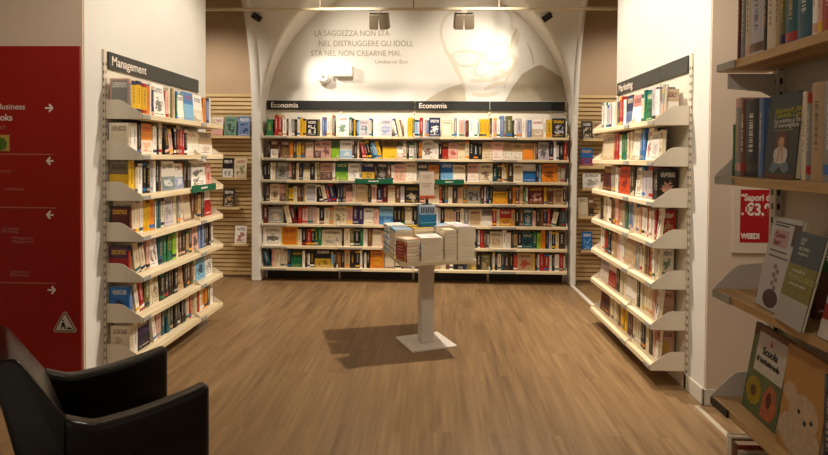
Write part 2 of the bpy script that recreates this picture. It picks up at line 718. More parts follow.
SHELF_NAME = ['bottom', 'sixth', 'fifth', 'fourth', 'third', 'second', 'top']
ZS = [.165 + .2597 * k for k in range(7)]
ZSIDE = {'left': [.168 + .2645 * k for k in range(7)], 'right': [.152 + .265 * k for k in range(7)]}
HT, HH = 2.156, .11        # header sign top, height

# ------------------------------------------------------------------ the back bookcase
BX0, BX1 = -2.04, 1.545
BYF = YB - .245
BSPY = YB - .19


def slots(mb, x0, y0, x1, y1, axis_face, z0, z1, step=.05):
    pass


def back_bookcase():
    root = thing('bookcase', 'wide wall bookcase under the dark Economia signs with seven full shelves', 'bookcase', ((BX0 + BX1) / 2, YB - .12, 0))
    cx, cyy = (BX0 + BX1) / 2, YB - .12

    def off(mb, name, mat, bevel=0.0, parent=root):
        return mb.build(name, mat, parent, (-cx, -cyy, 0) if parent is root else (0, 0, 0), bevel=bevel)
    bays = [BX0 + .9 * i * (BX1 - BX0) / 3.6 for i in range(5)]
    for i, x in enumerate(bays):
        mb = MB().box((x - .014, YB - .034, 0), (x + .014, YB - .004, HT), 0)
        for s in range(40):
            mb.box((x - .005, YB - .0348, .09 + s * .05), (x + .005, YB - .033, .105 + s * .05), 1)
        off(mb, 'upright', [M['metal'], M['metal_dark']])
    for i in range(4):
        off(MB().box((bays[i] + .015, YB - .016, .1), (bays[i + 1] - .015, YB - .004, HT - .005)), 'back_panel', M['back_panel'])
        off(MB().box((bays[i] + .015, YB - .05, .0), (bays[i + 1] - .015, YB - .02, .1)), 'base_infill', M['metal_dark'])  # dark colour stands in for the shadow gap under the bottom shelf
        for k, z in enumerate(ZS):
            mb = MB().box((bays[i] + .002, BYF, z - .03), (bays[i + 1] - .002, YB - .036, z))
            s = off(mb, 'shelf', M['birch_x'], .003)
            for xx in (bays[i] + .003, bays[i + 1] - .006):
                b = MB().prism([(BYF + .002, z + .0005), (BYF + .002, z + .008), (BSPY - .008, z + .045), (BSPY - .008, z + .0005)], xx, xx + .003, 0)
                b.build('bracket_plate', M['metal'], s)
            rl = MB().box((bays[i] + .02, BYF - .006, z - .026), (bays[i] + .30, BYF - .0005, z - .006))
            rl.build('label_rail', M['rail'], s)
    for a, b, s in ((0, 2, 1), (2, 4, 1)):
        xa, xb = bays[a] + .004, bays[b] - .004
        mb = MB().box((xa, YB - .052, HT - HH), (xb, YB - .036, HT))
        h = off(mb, 'header_sign', M['sign'], .002)
        text('lettering', 'Economia', .085, M['ink_white'], (xa + .045, YB - .0530, HT - .083), 'back', h, bold=.001)
    xm = bays[3]
    off(MB().box((xm - .004, YB - .0545, HT - HH), (xm + .004, YB - .0525, HT)), 'sign_clip', M['rail'])
    return root


back_bookcase()

BROWS = [  # top to bottom
    '@266.5 E6 _2 R7.5^ _.5 W4 M2.2 W3 G3 K3 W2.5 Y3 Y3.2 K11.5fW0 V2.5 W2.2 A2.6 U2 W3.6 C2 G2^ _2 W12.5fE2^ _.5 G2.8 K2 Y1.6 K1.8 S1.8 J10fT0 C2.8 K1.6 W4 W3.2 J11.5fA0 W2\\ D1.6\\ C3.4\\ H1.5\\ W3 Y5 V2.4 S3.4 W1.4 @415 R3.4 W1.5 J2 A2 N11.5fW2 _1 C10.2fB4 C2 G3 W2.2 I4.2 J2 M2.6 _.6 W5.4 W3 S1.4 Y3.4 Y4 Y3.2 D2 W2 I2.8 W3.2 A4^ G2 V6^ K2 W2 J5.2 W3.6 J2.2 A3.2 _.8 W11.5fB1 W2.6 Y5.6 K13.5fJ0 W2 K1.6',
    '@268 K2 H7.5fW1 M2 _.5 H8.4fV0 O3.2 D3.4 Y4 H4.3 C7.6fI1 K1 I6.2fK1 I9.2fM2 L8fK3 _.4 W12fS1 M1.6 D3 C1.8 @359 R3.4\\ M2\\ K3.4\\ T2\\ S3.4\\ Y3.8\\ Y13.5fK3^ W6fI1v C3.2 D2.4 W4.4 G2.8 K2 O2.8 W11.2fM2 W4.6 K3.6 R5.6fK3 I8.8fR2 B7fC1 C4 K4 K4.2 K4 B9.6fC1 I10.2fW1 B8.2fW1 B10.2fW1 O10.2fB3 B2 H2 _.4 J10.4fK2 N4.2 W2.4 J2.6 K4.8 R3.2 D2',
    '@263.5 K3.2 K3 W2 C2.4 _.4 G11.6fD2 I2.6 D3.8 _.4 C2.6 N3.6 C6.4fD3 K4.4 C2 V2.4 I11.4fK1 W2.6 E11.6fL1 W10.4fJ2 G2 N11.6fY1^ D2.4 D8.8fG2 H4 W2 I10.6fB0 C10.4fW1 G10.6fK3 B9.6fO3 K1.2 U11.4fS1^ C11.4fW1 D1.6 I10fW1 W1 C12fM2 T4 K4.2 C2.4 W1.4 Y1.4 D5.4 C8.4fW4 U12fW3 D2.4 S2 _.4 O14.4fM2 B3 G4',
    '@266 D3 C8.4fM2 I5.4fK1 V2.6 Y4.2 C3.4 H3.4 D2 B1.6 J9.6fW4 K3.2\\ C3.4\\ R2.6\\ N5\\ N3 K2 H2.4 I6fD3 C3 B10.2fC3 D3.2 I4.6 N4.8 M4.8 C6.4fB3 H4.6 J3.4 K13.4fC2 H4.4 C12.4fB0 R2.4 K2.4 V3 C3.6 D4.6 B4.6 V3.2 G12fK0 M3.2 J1.8 N2.8 K3 Y13fO1v D4 O2.8 H3.2 B3 E2.6 W1.6 M14.2fI0 Y2.2 H6.2fK0 B8.2fH0 K3 G2.4',
    '@262.5 M4.4 G11.8fC2 C4\\ M4\\ R3.6 I4.2 G4 I3 C2 K3.8 C4.4 B2.8 C10.4fV0 I4.8 P4.4 P4.2 W8fC1 I4 S11.2fU1 K3 K3 K3 C6fV4 K4.4 K4 K4 K5 W2.6 J2 @436 K4 B4 B4 I2.8 K3.6 C3.4 G5 B11.6fC4 W10.2fK3 R4 C3 R10.8fY1 B3.6 K4.2 H3.6 T8.6fJ2 I3 D4.2 H3 N3.4 R3.2 C4.6/ D1.6 T3.6 N5 P3',
    '@262.5 W12.6fK2 O10.6fY4 C2.8 K3.2 R3.2 K2.2 E4.8 C13.4fG0 K1.4 C4.2 V2.4 K4.2 E2 W3 H3 C6.6fI4 I4.6 I5 W4.4 D2 D4 I11.4fR1 D5 K3 C3 H4 R3 K4 @474 K3.2 W2.2 R3.4 H2.6 G3.2 C11.4fB0 W3.6 W4 D2.4 B3.6 K4.2 T10fK0 E3.6 L3.4 O4.4 N3.2 J2.6 K3.4 C3 D5.6',
    '@262 T4.6\\ I3 C4 C3 C3 K2.6 E9.6fK3 W2.2 K2 W2 K3.8 K13.8fY1^ S2 D2.4 H4 K2.6 B4.6 K4.4 K3.8 W2 K1.4 W2 K3 O11.4fY0 C9.4fM4 C5 K2 W10.6fM1 K3 B5 C4 K3.4 B4 C5 H3 W3 K4 D4 N3 V4 B4 @472 K4.6 V8.4fB0 K2 W2.2 K2.6 C3.4 N3 D4.2 K4.2 R3.4 B14.4fR2 Y2 K2.4 W2 R4.2 R5 W2.4 K2.6 W4 R4 C5.4']
BSPY = YB - .19
SROWY = [135, 158, 179, 202, 223, 245, 268]
for r, row in enumerate(BROWS):
    k = 6 - r
    zz = ZS[k]
    nm = SHELF_NAME[k]
    fill_shelf(row, lambda px, yy=SROWY[r]: at(px, yy, 1, BSPY)[0], zz,
               lambda m, z: Matrix.Translation((m, BSPY, z)), .14, .22 if k < 6 else .25,
               f'{nm} shelf of the Economia bookcase', f'{nm} shelf, Economia bookcase', f'books on the {nm} shelf of the Economia bookcase',
               .198 if k < 6 else .208, seed=100 + r, start=266, limit=BX1 - .012, end=565)

# ------------------------------------------------------------------ the two side bookcases
SDS = {'left': .248, 'right': .232}      # shelf depth
SSP = .165    # spine plane off the wall


def side_bookcase(side, y0, y1, seam, word, label, textpos):
    s = 1 if side == 'left' else -1
    xw = XL if side == 'left' else XR
    xw += s * .002
    SD = SDS[side]
    root = thing('bookcase', label, 'bookcase', (xw, (y0 + y1) / 2, 0))
    ym = (y0 + y1) / 2

    def X(a, b):
        return (min(s * a, s * b), max(s * a, s * b))
    ys = [y0, seam, y1]
    for y in ys:
        a, b = X(.0, .012)
        mb = MB().box((a, y - ym - .015, .0), (b, y - ym + .015, HT + .01), 0)
        fx = X(.0115, .0128)
        for q in range(41):
            for dy in (-.006, .006):
                mb.box((fx[0], y - ym + dy - .0022, .06 + q * .05), (fx[1], y - ym + dy + .0022, .08 + q * .05), 1)
        # slots seen on the near flank too
        for q in range(41):
            fa, fb = X(.004, .0095)
            mb.box((fa, y - ym - .0157, .06 + q * .05), (fb, y - ym - .0145, .078 + q * .05), 1)
        mb.build('upright', [M['metal'], M['metal_dark']], root)
    for i in range(2):
        a, b = X(.002, .010)
        MB().box((a, ys[i] - ym + .016, .12), (b, ys[i + 1] - ym - .016, HT)).build('back_panel', M['back_panel'], root)
        for k, z in enumerate(ZSIDE[side]):
            a, b = X(.0135, SD)
            sh = MB().box((a, ys[i] - ym + .002, z - .034), (b, ys[i + 1] - ym - .002, z)).build('shelf', M['birch_y'], root, bevel=.003)
            for yy in ((ys[i] - ym - .002, ys[i + 1] - ym - .003) if i == 1 else (ys[i] - ym - .003,)):
                prof = [(.0135, -.036), (SD + .002, -.036), (SD + .002, .002), (.15, .064), (.128, .08), (.10, .088), (.0135, .088)]
                if i == 1 and yy < ys[i] - ym:
                    prof = [(.19, -.036), (SD + .002, -.036), (SD + .002, .002), (.19, .05)]
                MB().prism([(s * p, z + q) for p, q in prof], yy, yy + .003, 1).build('side_bracket', M['metal'], sh)
                # prism axis order: (x, z) outline along y
            a, b = X(SD + .0005, SD + .007)
            MB().box((a, ys[i] - ym + .004, z - .031), (b, ys[i] - ym + .10, z - .005)).build('label_rail', M['rail'], sh)
    for i in range(2):
        a, b = X(.0132, .024)
        h = MB().box((a, ys[i] - ym + (.0 if i else .016), HT - HH), (b, ys[i + 1] - ym - .002 + (.014 if i else 0), HT)).build('header_sign', M['sign_side'], root, bevel=.002)
        if (side == 'left' and i == 0) or (side == 'right' and i == 1):
            text('lettering', word, .085, M['ink_white'], (s * .0247, textpos - ym, HT - .083), side, h, bold=.001)
    return root


LY0, LY1, LSEAM = 3.495, 4.86, 4.40
RY0, RY1, RSEAM = 3.61, 4.99, 4.07
side_bookcase('left', LY0, LY1, LSEAM, 'Management', 'wall bookcase under the Management sign with seven shelves beside the red panel', LY0 + .045)
side_bookcase('right', RY0, RY1, RSEAM, 'Marketing', 'wall bookcase under the Marketing sign with seven shelves facing the Management bookcase', RY1 - .035)

LROWS = [
    '@123.5 G2.4 Y5.4 Y6 Y5 O4 W1.6 N2.6 W12fK2 I3 C2.6 B2 C2.4 E2 W8fE4 S10fU3 W9fC1 O3.4 A3.2 W2',
    '@123.5 C3fW4 W6 D2.6 K1.2 O12fW1 W4 K2 C3 K4.4\\ I3.6\\ K2 M3 R3 R3 K3 C12fW1 B15fW1',
    '@123.5 Y5.6 C2.4 W5.4 K6.4 J3.4 W2.2 K3.4 H2.4 W13fT1 W8fA1 D7 W14fK0 I5fR2',
    '@123.5 M2.8 C3.6 C4 W3 Y3.6 Y3 O5.2 W1.2 T5.4 C3.6 J8fG0 C3.6 G3 C3 C8.4fH4 H5 B3.2 D4 R7fW3^',
    '@123.5 R2.6 C5.4\\ C5\\ I4 W8.4fM0 T5.4 E9.4 L4 C2.2 H3.4 D3.6 B3.2 K3.4 I6.4fK2 A5 D7.4 W3',
    '@123.5 U3.4 W3.4\\ R4.6\\ V5.4 C2.4 C6fH0 K5 K4 K5 K4 B6fH0 D3.4 D3.2 H3 C2.4 S9fK2 W8fG0',
    '@123.5 C4 W5 P12fK1 W3.4\\ I5 T8.6 K8 K8 C3 R2.4 B4 C3 R2 C3 O4.4 V3 W4']
RROWS = [
    '@599 W5.4 J4.4 W4 C2.4 N2.4 R3.6 W2.8 N6.6fA1 W9.4fR3 C2.6 E2.4 E7fK0 J4 W4 G3fI1',
    '@599 C13fB4 R5.4 W2.6 E6 C4.8 W8fC4 U6.4 W5.4fR2 W8fJ2 C3fH0',
    '@602 M9fK2 G5.6 W3.2 Q12.6fM2 D6.4 W7.4fB0 J4 J4.2 J4.4 K2.6 K3fI2',
    '@599 D3 C4.2 W3.6 H4.2 I4.6 B3.2 G4 E2.4 A5.4 C6.4 I2.4 W5.4 R2 W6 R2.4 W3fK0',
    '@599 W4.2 R2.2 K4.6 B4.8 I2.6 W3.6 C9.6fB1 G4.8 C4 H4.4 R3.2 W2 C3fG2',
    '@599 J8fC1 R7.6fW3 D3.4 C5.6 W12fC4 K3.6 C4.2 C4 C3.4 I2 W3fK2',
    '@599 M9fK2 C3 C4.2 B3.4 Y5 D2 M3.4 C4.2 C3 K4.4 C3 K3 I2 W3fR3']
for side, rows, word in (('left', LROWS, 'Management'), ('right', RROWS, 'Marketing')):
    for r, row in enumerate(rows):
        k = 6 - r
        zz = ZSIDE[side][k]
        nm = SHELF_NAME[k]
        yrow = 157 - (zz + .08 - CAMH) * F / 4.1
        if side == 'left':
            xs = XL + SSP
            to_m = lambda px, y=yrow, xs=xs: at(px, y, 0, xs)[1]
            place = lambda m, z, xs=xs: Matrix.Translation((xs, max(m, LY0 + .006), z)) @ Matrix.Rotation(R(90), 4, 'Z')
        else:
            xs = XR - SSP
            to_m = lambda px, y=yrow, xs=xs: -at(px, y, 0, xs)[1]
            place = lambda m, z, xs=xs: Matrix.Translation((xs, -m, z)) @ Matrix.Rotation(R(-90), 4, 'Z')
        fill_shelf(row, to_m, zz, place, .128, .224 if k < 6 else .25,
                   f'{nm} shelf of the {word} bookcase', f'{nm} shelf, {word} bookcase', f'books on the {nm} shelf of the {word} bookcase',
                   .206 if k < 6 else .22, seed=(300 if side == 'left' else 500) + r, start=127, limit=(LY1 - .01 if side == 'left' else -(RY0 + .006)), low=(LY0 + .006 if side == 'left' else -(RY1 - .008)), end=(209 if side == 'left' else 657))


# ------------------------------------------------------------------ green promotional strips clipped to shelf edges
def strip(mat4, w, label):
    o = MB().box((0, -.006, -.030), (w, -.0015, .026)).build('shelf_sign', M['green_strip'], bevel=.001)
    o.matrix_world = mat4
    p = MB()
    for a, b in ((.36, .44), (.46, .55), (.57, .62)):
        p.box((a * w, -.0068, -.008), (b * w, -.0062, .006))
    p.build('caption_marks', M['ink_white'], o)
    return tag(o, label, 'shelf sign', 'green promotional strips')


for a, b, lb in ((355, 393, 'green promotional strip clipped to the Economia bookcase behind the leaflet box, nearer the alarm side'),
                 (435, 464, 'short green promotional strip clipped to the Economia bookcase beside the display card')):
    p, q = at(a, 180, 1, BYF), at(b, 180, 1, BYF)
    strip(Matrix.Translation((p.x, BYF - .007, ZS[4] - .003)), q.x - p.x, lb)
p, q = at(190, 186, 0, XL + SDS['left']), at(214, 184, 0, XL + SDS['left'])
strip(Matrix.Translation((XL + SDS['left'] + .0115, p.y, ZSIDE['left'][4])) @ Matrix.Rotation(R(90), 4, 'Z'), min(q.y, LY1) - p.y, 'green promotional strip clipped to the Management bookcase shelf edge')

# ------------------------------------------------------------------ slatted panels in the two alcoves
LEDGE_Y = YB - .03


def slat_panel(x0, x1, top, label, ledges):
    cx = (x0 + x1) / 2
    root = thing('slatted_panel', label, 'wall panel', (cx, YB - .02, 0))
    MB().box((x0 - cx, .002, .02), (x1 - cx, .018, top)).build('backing', M['slat_dark'], root)
    mb = MB()
    z = .03
    while z < top - .02:
        mb.box((x0 - cx, -.011, z), (x1 - cx, .002, z + .034))
        z += .0505
    mb.build('slats', M['slat'], root)
    xe = x1 if cx < 0 else x0
    MB().box((xe - cx - .012, -.024, .0), (xe - cx + .012, .018, top + .01)).build('end_batten', M['slat'], root)
    for a, b, zl in ledges:
        MB().box((a - cx, -.12, zl - .018), (b - cx, -.019, zl)).box((a - cx, -.124, zl - .018), (b - cx, -.12, zl + .014)).build('ledge', M['slat'], root)
    return root


def ledge_px(x, y):
    return at(x, y, 1, YB - .13)


LL = []
for a, b, y in ((200, 250, 136.5), (200, 247, 178), (200, 240, 207.5), (232, 248, 244.5)):
    p, q = ledge_px(a, y), ledge_px(b, y)
    LL.append((max(p.x, -2.95), min(q.x, XPL - .03), p.z))
slat_panel(-2.95, XPL - .016, 2.235, 'slatted wood wall panel in the alcove behind the Management bookcase', LL)
RL = []
for a, b, y in ((583, 618, 139.5), (579, 618, 167), (582, 618, 189), (578, 620, 217), (581, 620, 251)):
    p, q = ledge_px(a, y), ledge_px(b, y)
    RL.append((max(XPR + .03, p.x), min(q.x, 2.6), p.z))
slat_panel(XPR + .016, 2.6, 2.235, 'slatted wood wall panel in the alcove behind the Marketing bookcase', RL)


def ledge_book(x0, x1, ytop, ybot, zl, c, art, lay, label, grp):
    p, q, t = ledge_px(x0, ybot), ledge_px(x1, ybot), ledge_px(x0, ytop)
    w, h = q.x - p.x, max(.1, t.z - zl)
    m = Matrix.Translation((p.x, YB - .135, zl + .0008)) @ Matrix.Translation((0, .022, 0)) @ Matrix.Rotation(R(-8), 4, 'X') @ Matrix.Translation((0, -.009, 0)) @ Matrix.Rotation(R(-90), 4, 'Z')
    o = book('display_book', .016, h, w, c, m, None, art, lay)
    tag(o, label, 'book', grp)


ga, gb = 'books on the ledges beside the Management bookcase', 'books on the ledges beside the Marketing bookcase'
c1 = (.16, .30, .22)
for a in ((224, 236, 116, 135, LL[0][2], c1, 'K', 0, 'sage green book on the top alcove ledge beside a slate blue one', ga),
          (237.5, 249.5, 116, 135, LL[0][2], 'A', 'N', 0, 'slate blue book on the top alcove ledge, next to the pier', ga),
          (211, 222.5, 117, 135, LL[0][2], 'I', 'W', 3, 'pink book on the top alcove ledge half behind the Management bookcase', ga),
          (222, 232.5, 158, 177, LL[1][2], 'K', 'W', 1, 'black and white book on the second alcove ledge beside the Management bookcase', ga),
          (234, 246, 158, 177, LL[1][2], 'C', 'V', 0, 'cream patterned book on the second alcove ledge beside the pier', ga),
          (222.5, 234, 189, 206, LL[2][2], 'D', 'B', 0, 'dark picture book on the third alcove ledge beside the Management bookcase', ga),
          (234.5, 246, 226, 243, LL[3][2], 'W', 'R', 0, 'white book with red drawing on the lowest alcove ledge', ga),
          (582, 592.5, 121, 138, RL[0][2], 'D', 'C', 0, 'dark patterned book on the top ledge of the alcove near the Marketing bookcase', gb),
          (593, 603, 122, 138, RL[0][2], 'B', 'K', 0, 'tan book on the top alcove ledge touching the Marketing bookcase', gb),
          (581, 593, 148, 166, RL[1][2], 'U', 'R', 1, 'blue and red book on the second ledge of the alcove near the Marketing bookcase', gb),
          (583, 601, 173, 188, RL[2][2], 'W', 'G', 2, 'wide white book on the third ledge of the alcove near the Marketing bookcase', gb),
          (578, 588.5, 197, 216, RL[3][2], 'C', 'B', 4, 'cream book on the fourth ledge of the alcove near the Marketing bookcase', gb),
          (589, 594, 198, 216, RL[3][2], 'H', 'K', 1, 'narrow brown book on the fourth alcove ledge beside a cream one', gb),
          (582.5, 592.5, 232, 250, RL[4][2], 'U', 'S', 0, 'blue book on the lowest ledge of the alcove near the Marketing bookcase', gb)):
    ledge_book(*a)


# ------------------------------------------------------------------ display table with stacks
TZ, TA = .72, R(17)
TC = Vector((-.062, 4.40, 0))
TW, TD = .585, .70
troot = thing('display_table', 'small pedestal display table with a square white foot in the middle of the floor', 'table', TC, 0)
tp = MB().box((-TW / 2, -TD / 2, TZ - .028), (TW / 2, TD / 2, TZ)).build('table_top', M['birch_x'], troot, rz=TA, bevel=.003)
MB().box((-.052, -.052, .014), (.052, .052, TZ - .029)).build('pedestal', M['steel_white'], troot, rz=R(20), bevel=.006)
MB().box((-.19, -.185, 0), (.19, .185, .014)).build('base_plate', M['steel_white'], troot, rz=R(24.5), bevel=.003)
MB().box((-.16, -.16, TZ - .034), (.16, .16, TZ - .0285)).build('top_plate', M['steel_white'], troot, rz=TA)
TM = Matrix.Translation((TC.x, TC.y, TZ)) @ Matrix.Rotation(TA, 4, 'Z') @ Matrix.Translation((-TW / 2, -TD / 2, 0))
LIE = Matrix(((0, 1, 0, 0), (0, 0, 1, 0), (1, 0, 0, 0), (0, 0, 0, 1)))


def stack(x, y, w, l, n, thick, cols, what, spot, art=None, topc=None, lay=None, flip=False, turn=0):
    """books lying on each other; spine to the left (flip: to the right)"""
    z = .0006
    rnd = random.Random(int(x * 1000 + y * 3000))
    for i in range(n):
        t = thick * rnd.uniform(.92, 1.08)
        c = cols[i % len(cols)]
        if i == n - 1 and topc:
            c = topc
        jx, jy = rnd.uniform(-.002, .002), rnd.uniform(-.002, .002)
        m = TM @ Matrix.Translation((x + jx, y + jy, z + t / 2)) @ Matrix.Rotation(R(turn + rnd.uniform(-.6, .6)), 4, 'Z')
        if flip:
            m = m @ Matrix.Translation((w, l, 0)) @ Matrix.Rotation(R(180), 4, 'Z')
        m = m @ LIE
        o = book('stacked_book', t, l, w, c, m, None, art, lay, True)
        pos = 'topmost' if i == n - 1 else ('bottom' if i == 0 else ORD[i] + ' from bottom')
        tag(o, f'{WORD[c]} book {pos} in {what}, {spot}', 'book', f'books in {what} {spot}')
        z += t + .0005
    return z


stack(.040, -.009, .108, .17, 7, .0235, 'R', 'the red-spined stack', 'front corner of the display table', topc='C', turn=14)
stack(.158, .006, .166, .2, 8, .0215, 'W', 'the wide white stack', 'front of the display table')
stack(.334, .006, .094, .16, 9, .0245, 'C', 'the narrow cream stack', 'front of the display table', flip=True)
stack(.436, .006, .138, .19, 9, .0262, 'CW', 'the tall cream stack', 'front end of the display table', topc='J', flip=True)
stack(.006, .222, .14, .2, 10, .0213, 'CW', 'the striped pale stack', 'second row of the display table', topc='S')
zb = stack(.155, .23, .162, .2, 8, .0270, 'YC', 'the yellow stack', 'under the blue leaflet box', topc='Y')
stack(.328, .23, .122, .18, 9, .0245, 'WC', 'the white stack', 'second row beside the leaflet box', topc='S')
stack(.462, .23, .115, .18, 9, .0258, 'CJ', 'the white-topped stack', 'second row of the table', topc='W')
stack(.006, .45, .14, .2, 9, .0235, 'SW', 'the pale blue stack', 'back corner of the table', topc='W')

# blue leaflet box with a card standing on it
bp = TM @ Vector((.285, .315, zb + .0008))
bx = thing('leaflet_box', 'blue counter box of leaflets standing on the yellow book stack', 'leaflet box', bp, TA)
mb = MB().box((-.066, -.045, 0), (.066, .045, .006)).box((-.066, -.045, .006), (.066, -.042, .095)).box((-.066, .042, .006), (.066, .045, .17))
mb.box((-.066, -.042, .006), (-.063, .042, .1)).box((.063, -.042, .006), (.066, .042, .1))
mb.build('tray', plain('blue_card_board', '1d6d98', .45, .03), bx)
mb = MB().box((-.06, -.02, .008), (.06, .03, .168))
lf = mb.build('leaflets', plain('pale_leaflet_card', 'b9cadb', .5, .03), bx)
mb = MB()
for i in range(8):
    mb.box((-.054 + .0142 * i, -.0212, .104 + .004 * (i % 3)), (-.046 + .0142 * i, -.0202, .158 - .005 * (i % 2)))
mb.build('printed_figures', M['black'], lf)
MB().box((-.066, -.0462, .03), (.066, -.0454, .036)).build('printed_line', plain('light_blue_print', '4fa0c8', .5), bx)
cp = bp + Vector((0, 0, .1492))
cd = thing('display_card', 'pale upright display card with an orange foot stripe above the blue leaflet box', 'sign card', bp + Vector((0, 0, .1715)), TA)
MB().box((-.04, -.012, 0), (.04, .02, .008)).box((-.012, .0, .008), (.012, .006, .06)).build('clip_stand', M['black'], cd)
card = MB().box((-.06, -.003, .045), (.06, .0, .262)).build('card', plain('pale_sign_card', 'd0bda8', .5, .03), cd)
card.rotation_euler = (R(-4), 0, 0)
MB().box((-.06, -.0038, .045), (.06, -.0031, .072)).build('foot_stripe', plain('orange_red_print', 'b8532e', .5, .03), card)
mb = MB()
for z, a, b in ((.225, -.035, .035), (.21, -.03, .03), (.165, -.04, .04), (.152, -.028, .03), (.138, -.034, .022)):
    mb.box((a, -.0036, z), (b, -.0031, z + .004))
mb.build('printed_lines', plain('brown_grey_print', '8d7a68', .6), card)


# ------------------------------------------------------------------ armchair
CA = math.atan2(.673, .739)
ch = thing('armchair', 'black leather tub armchair standing beside the red panel', 'armchair', (-1.256, 1.965, 0), CA)


def curved_slab(profile_top, y0, y1, zb, name, bev=.022):
    """side view outline: profile_top is a list of (x, z) from back to front; bottom is flat at zb"""
    poly = profile_top + [(profile_top[-1][0], zb), (profile_top[0][0], zb)]
    o = MB().prism(poly, y0, y1, 1).build(name, M['leather'], ch, bevel=bev, seg=4)
    for p in o.data.polygons:
        p.use_smooth = True
    return o


arm = []
for i in range(17):
    t = i / 16
    arm.append((-.12 + .455 * t, .612 + .0776 * (t - .3) ** 2 + (.2 * (.2 - t) if t < .2 else 0)))
for s in (-1, 1):
    ys_ = sorted((s * .2525 - s * .037, s * .2525 + s * .037))
    curved_slab(arm, ys_[0], ys_[1], .17, 'armrest', .02)
outl = [(-.05, .40), (-.11, .65), (-.222, .838), (-.236, .856), (-.262, .864), (-.288, .858), (-.302, .842), (-.25, .60), (-.195, .40), (-.175, .17), (-.06, .17)]
o = MB().prism(outl, -.2895, .2895, 1).build('backrest', M['leather'], ch, bevel=.018, seg=4)
for v in o.data.vertices:
    if v.co.z > .6:
        v.co.y *= 1 - .24 * (v.co.z - .6) / .26
for p in o.data.polygons:
    p.use_smooth = True
seat = [(-.045, .40), (.20, .425), (.29, .42), (.33, .40), (.335, .33), (-.045, .31)]
o = MB().prism(seat, -.212, .212, 1).build('seat_cushion', M['leather'], ch, bevel=.03, seg=4)
for p in o.data.polygons:
    p.use_smooth = True
MB().box((-.058, -.213, .17), (.325, .213, .308)).build('seat_base', M['leather'], ch, bevel=.012)
for sx in (-.13, .28):
    for s in (-1, 1):
        MB().tube((sx, s * .25, .17), (sx, s * .25, 0), .024, 0, 14, .018).build('leg', M['black'], ch)

# ------------------------------------------------------------------ red directory panel and warning sign
RY = PLY0 - .0125
rp = thing('directory_panel', 'large red directory panel with white arrows on the wall behind the armchair', 'wall panel', (-3.1, RY, .1))
MB().box((-1.04, -.012, .0), (3.1 + XL - .014, -.0, 2.043)).build('panel', M['red'], rp, bevel=.002)


def on_red(px, py):
    p = at(px, py, 1, RY - .0135)
    return (p.x + 3.1, -.0135, p.z - .1)


def red_text(px, py, body, size, mat, **k):
    x, y, z = on_red(px, py)
    text('lettering', body, size, mat, (x, y, z), 'back', rp, 'RIGHT', **k)


red_text(25, 109.5, 'Best Business', .052, M['ink_white'], shear=.15)
red_text(12.5, 120.5, 'E-Books', .055, M['ink_white'], bold=.001)
red_text(5.5, 129.5, 'Libri', .045, M['ink_dim'])
for py, px, b in ((172.5, 11, 'Narrativa'), (180.5, 12, 'Gialli'), (190.5, 24, 'Letteratura'), (230, 19, 'Economia'), (233, 18, 'Marketing'), (239.5, 33, 'Management'), (243, 33, 'Management'), (273.5, 29, 'Informatica'), (276.5, 29, 'Informatica')):
    if py not in (180.5,):
        red_text(px, py, b, .026, M['ink_dim'])
for py, x1 in ((154.5, 53), (208, 55), (283.5, 56)):
    a, b = on_red(-12, py - .2), on_red(x1, py)
    MB().box((a[0], -.0145, b[2] - .003), (b[0], -.0125, b[2] + .003)).build('rule_line', M['ink_dim'], rp)
for px, py, d in ((49, 108, 1), (50.5, 161, -1), (50.5, 215, -1), (51.5, 290, 1)):
    x, y, z = on_red(px, py)
    L, w = .024, .0055
    mb = MB()
    mb.prism([(x - L, z - w), (x + L * .8, z - w), (x + L * .8, z + w), (x - L, z + w)], -.0148, -.0125, 1)
    tip = x + d * L
    for s in (1, -1):
        ax, az = tip - d * .023, z + s * .023
        nx, nz = w * .75, w * .75 * s * d
        mb.prism([(tip + d * .004, z), (ax + d * 0 + (nx if d > 0 else -nx), az + s * nx), (ax - (nx if d > 0 else -nx), az - s * nx), (tip - d * .011, z)], -.0147, -.0125, 1)
    mb.build('arrow', M['ink_white'], rp)
# small picture pasted on the panel at the frame's edge
a, b = on_red(-9, 151), on_red(9.5, 135)
pc = thing('picture_card', 'small green and yellow picture pasted on the red directory panel', 'picture', (-3.1, RY - .0126, .1))
MB().box((a[0], -.004, a[2]), (b[0], 0, b[2])).build('card', plain('yellow_print', 'b89a4a', .5, .2, 30), pc)
gx, gz = (a[0] + b[0]) / 2, (a[2] + b[2]) / 2
mb = MB()
mb.prism([(gx + .045 * math.cos(t * .5236), gz - .005 + .04 * math.sin(t * .5236)) for t in range(12)], -.006, -.004, 1)
mb.build('printed_leaf', plain('olive_print', '4f6a20', .5, .3, 60), pc)
# triangular road-works sign
a, b, c = on_red(52.2, 332.5), on_red(78.2, 332), on_red(65.4, 309.5)
cx, cz = (a[0] + b[0]) / 2, (a[2] + b[2] + c[2]) / 3
ws = thing('warning_sign', 'triangular road works warning sticker on the red panel above the armchair', 'sign', (-3.1 + cx, RY - .0126, .1 + cz))
S_ = (b[0] - a[0]) / 2


def rtri(r, rad, mb, y0, y1):
    """rounded triangle of half side r"""
    pts = []
    h = r * math.sqrt(3)
    for ang, (vx, vz) in zip((210, 330, 90), ((-r, -h / 3), (r, -h / 3), (0, 2 * h / 3))):
        k = (math.hypot(vx, vz) - 2 * rad) / math.hypot(vx, vz)
        for q in range(-4, 5):
            t = R(ang + q * 15)
            pts.append((vx * k + rad * math.cos(t), vz * k + rad * math.sin(t)))
    mb.prism(pts, y0, y1, 1)
    return mb


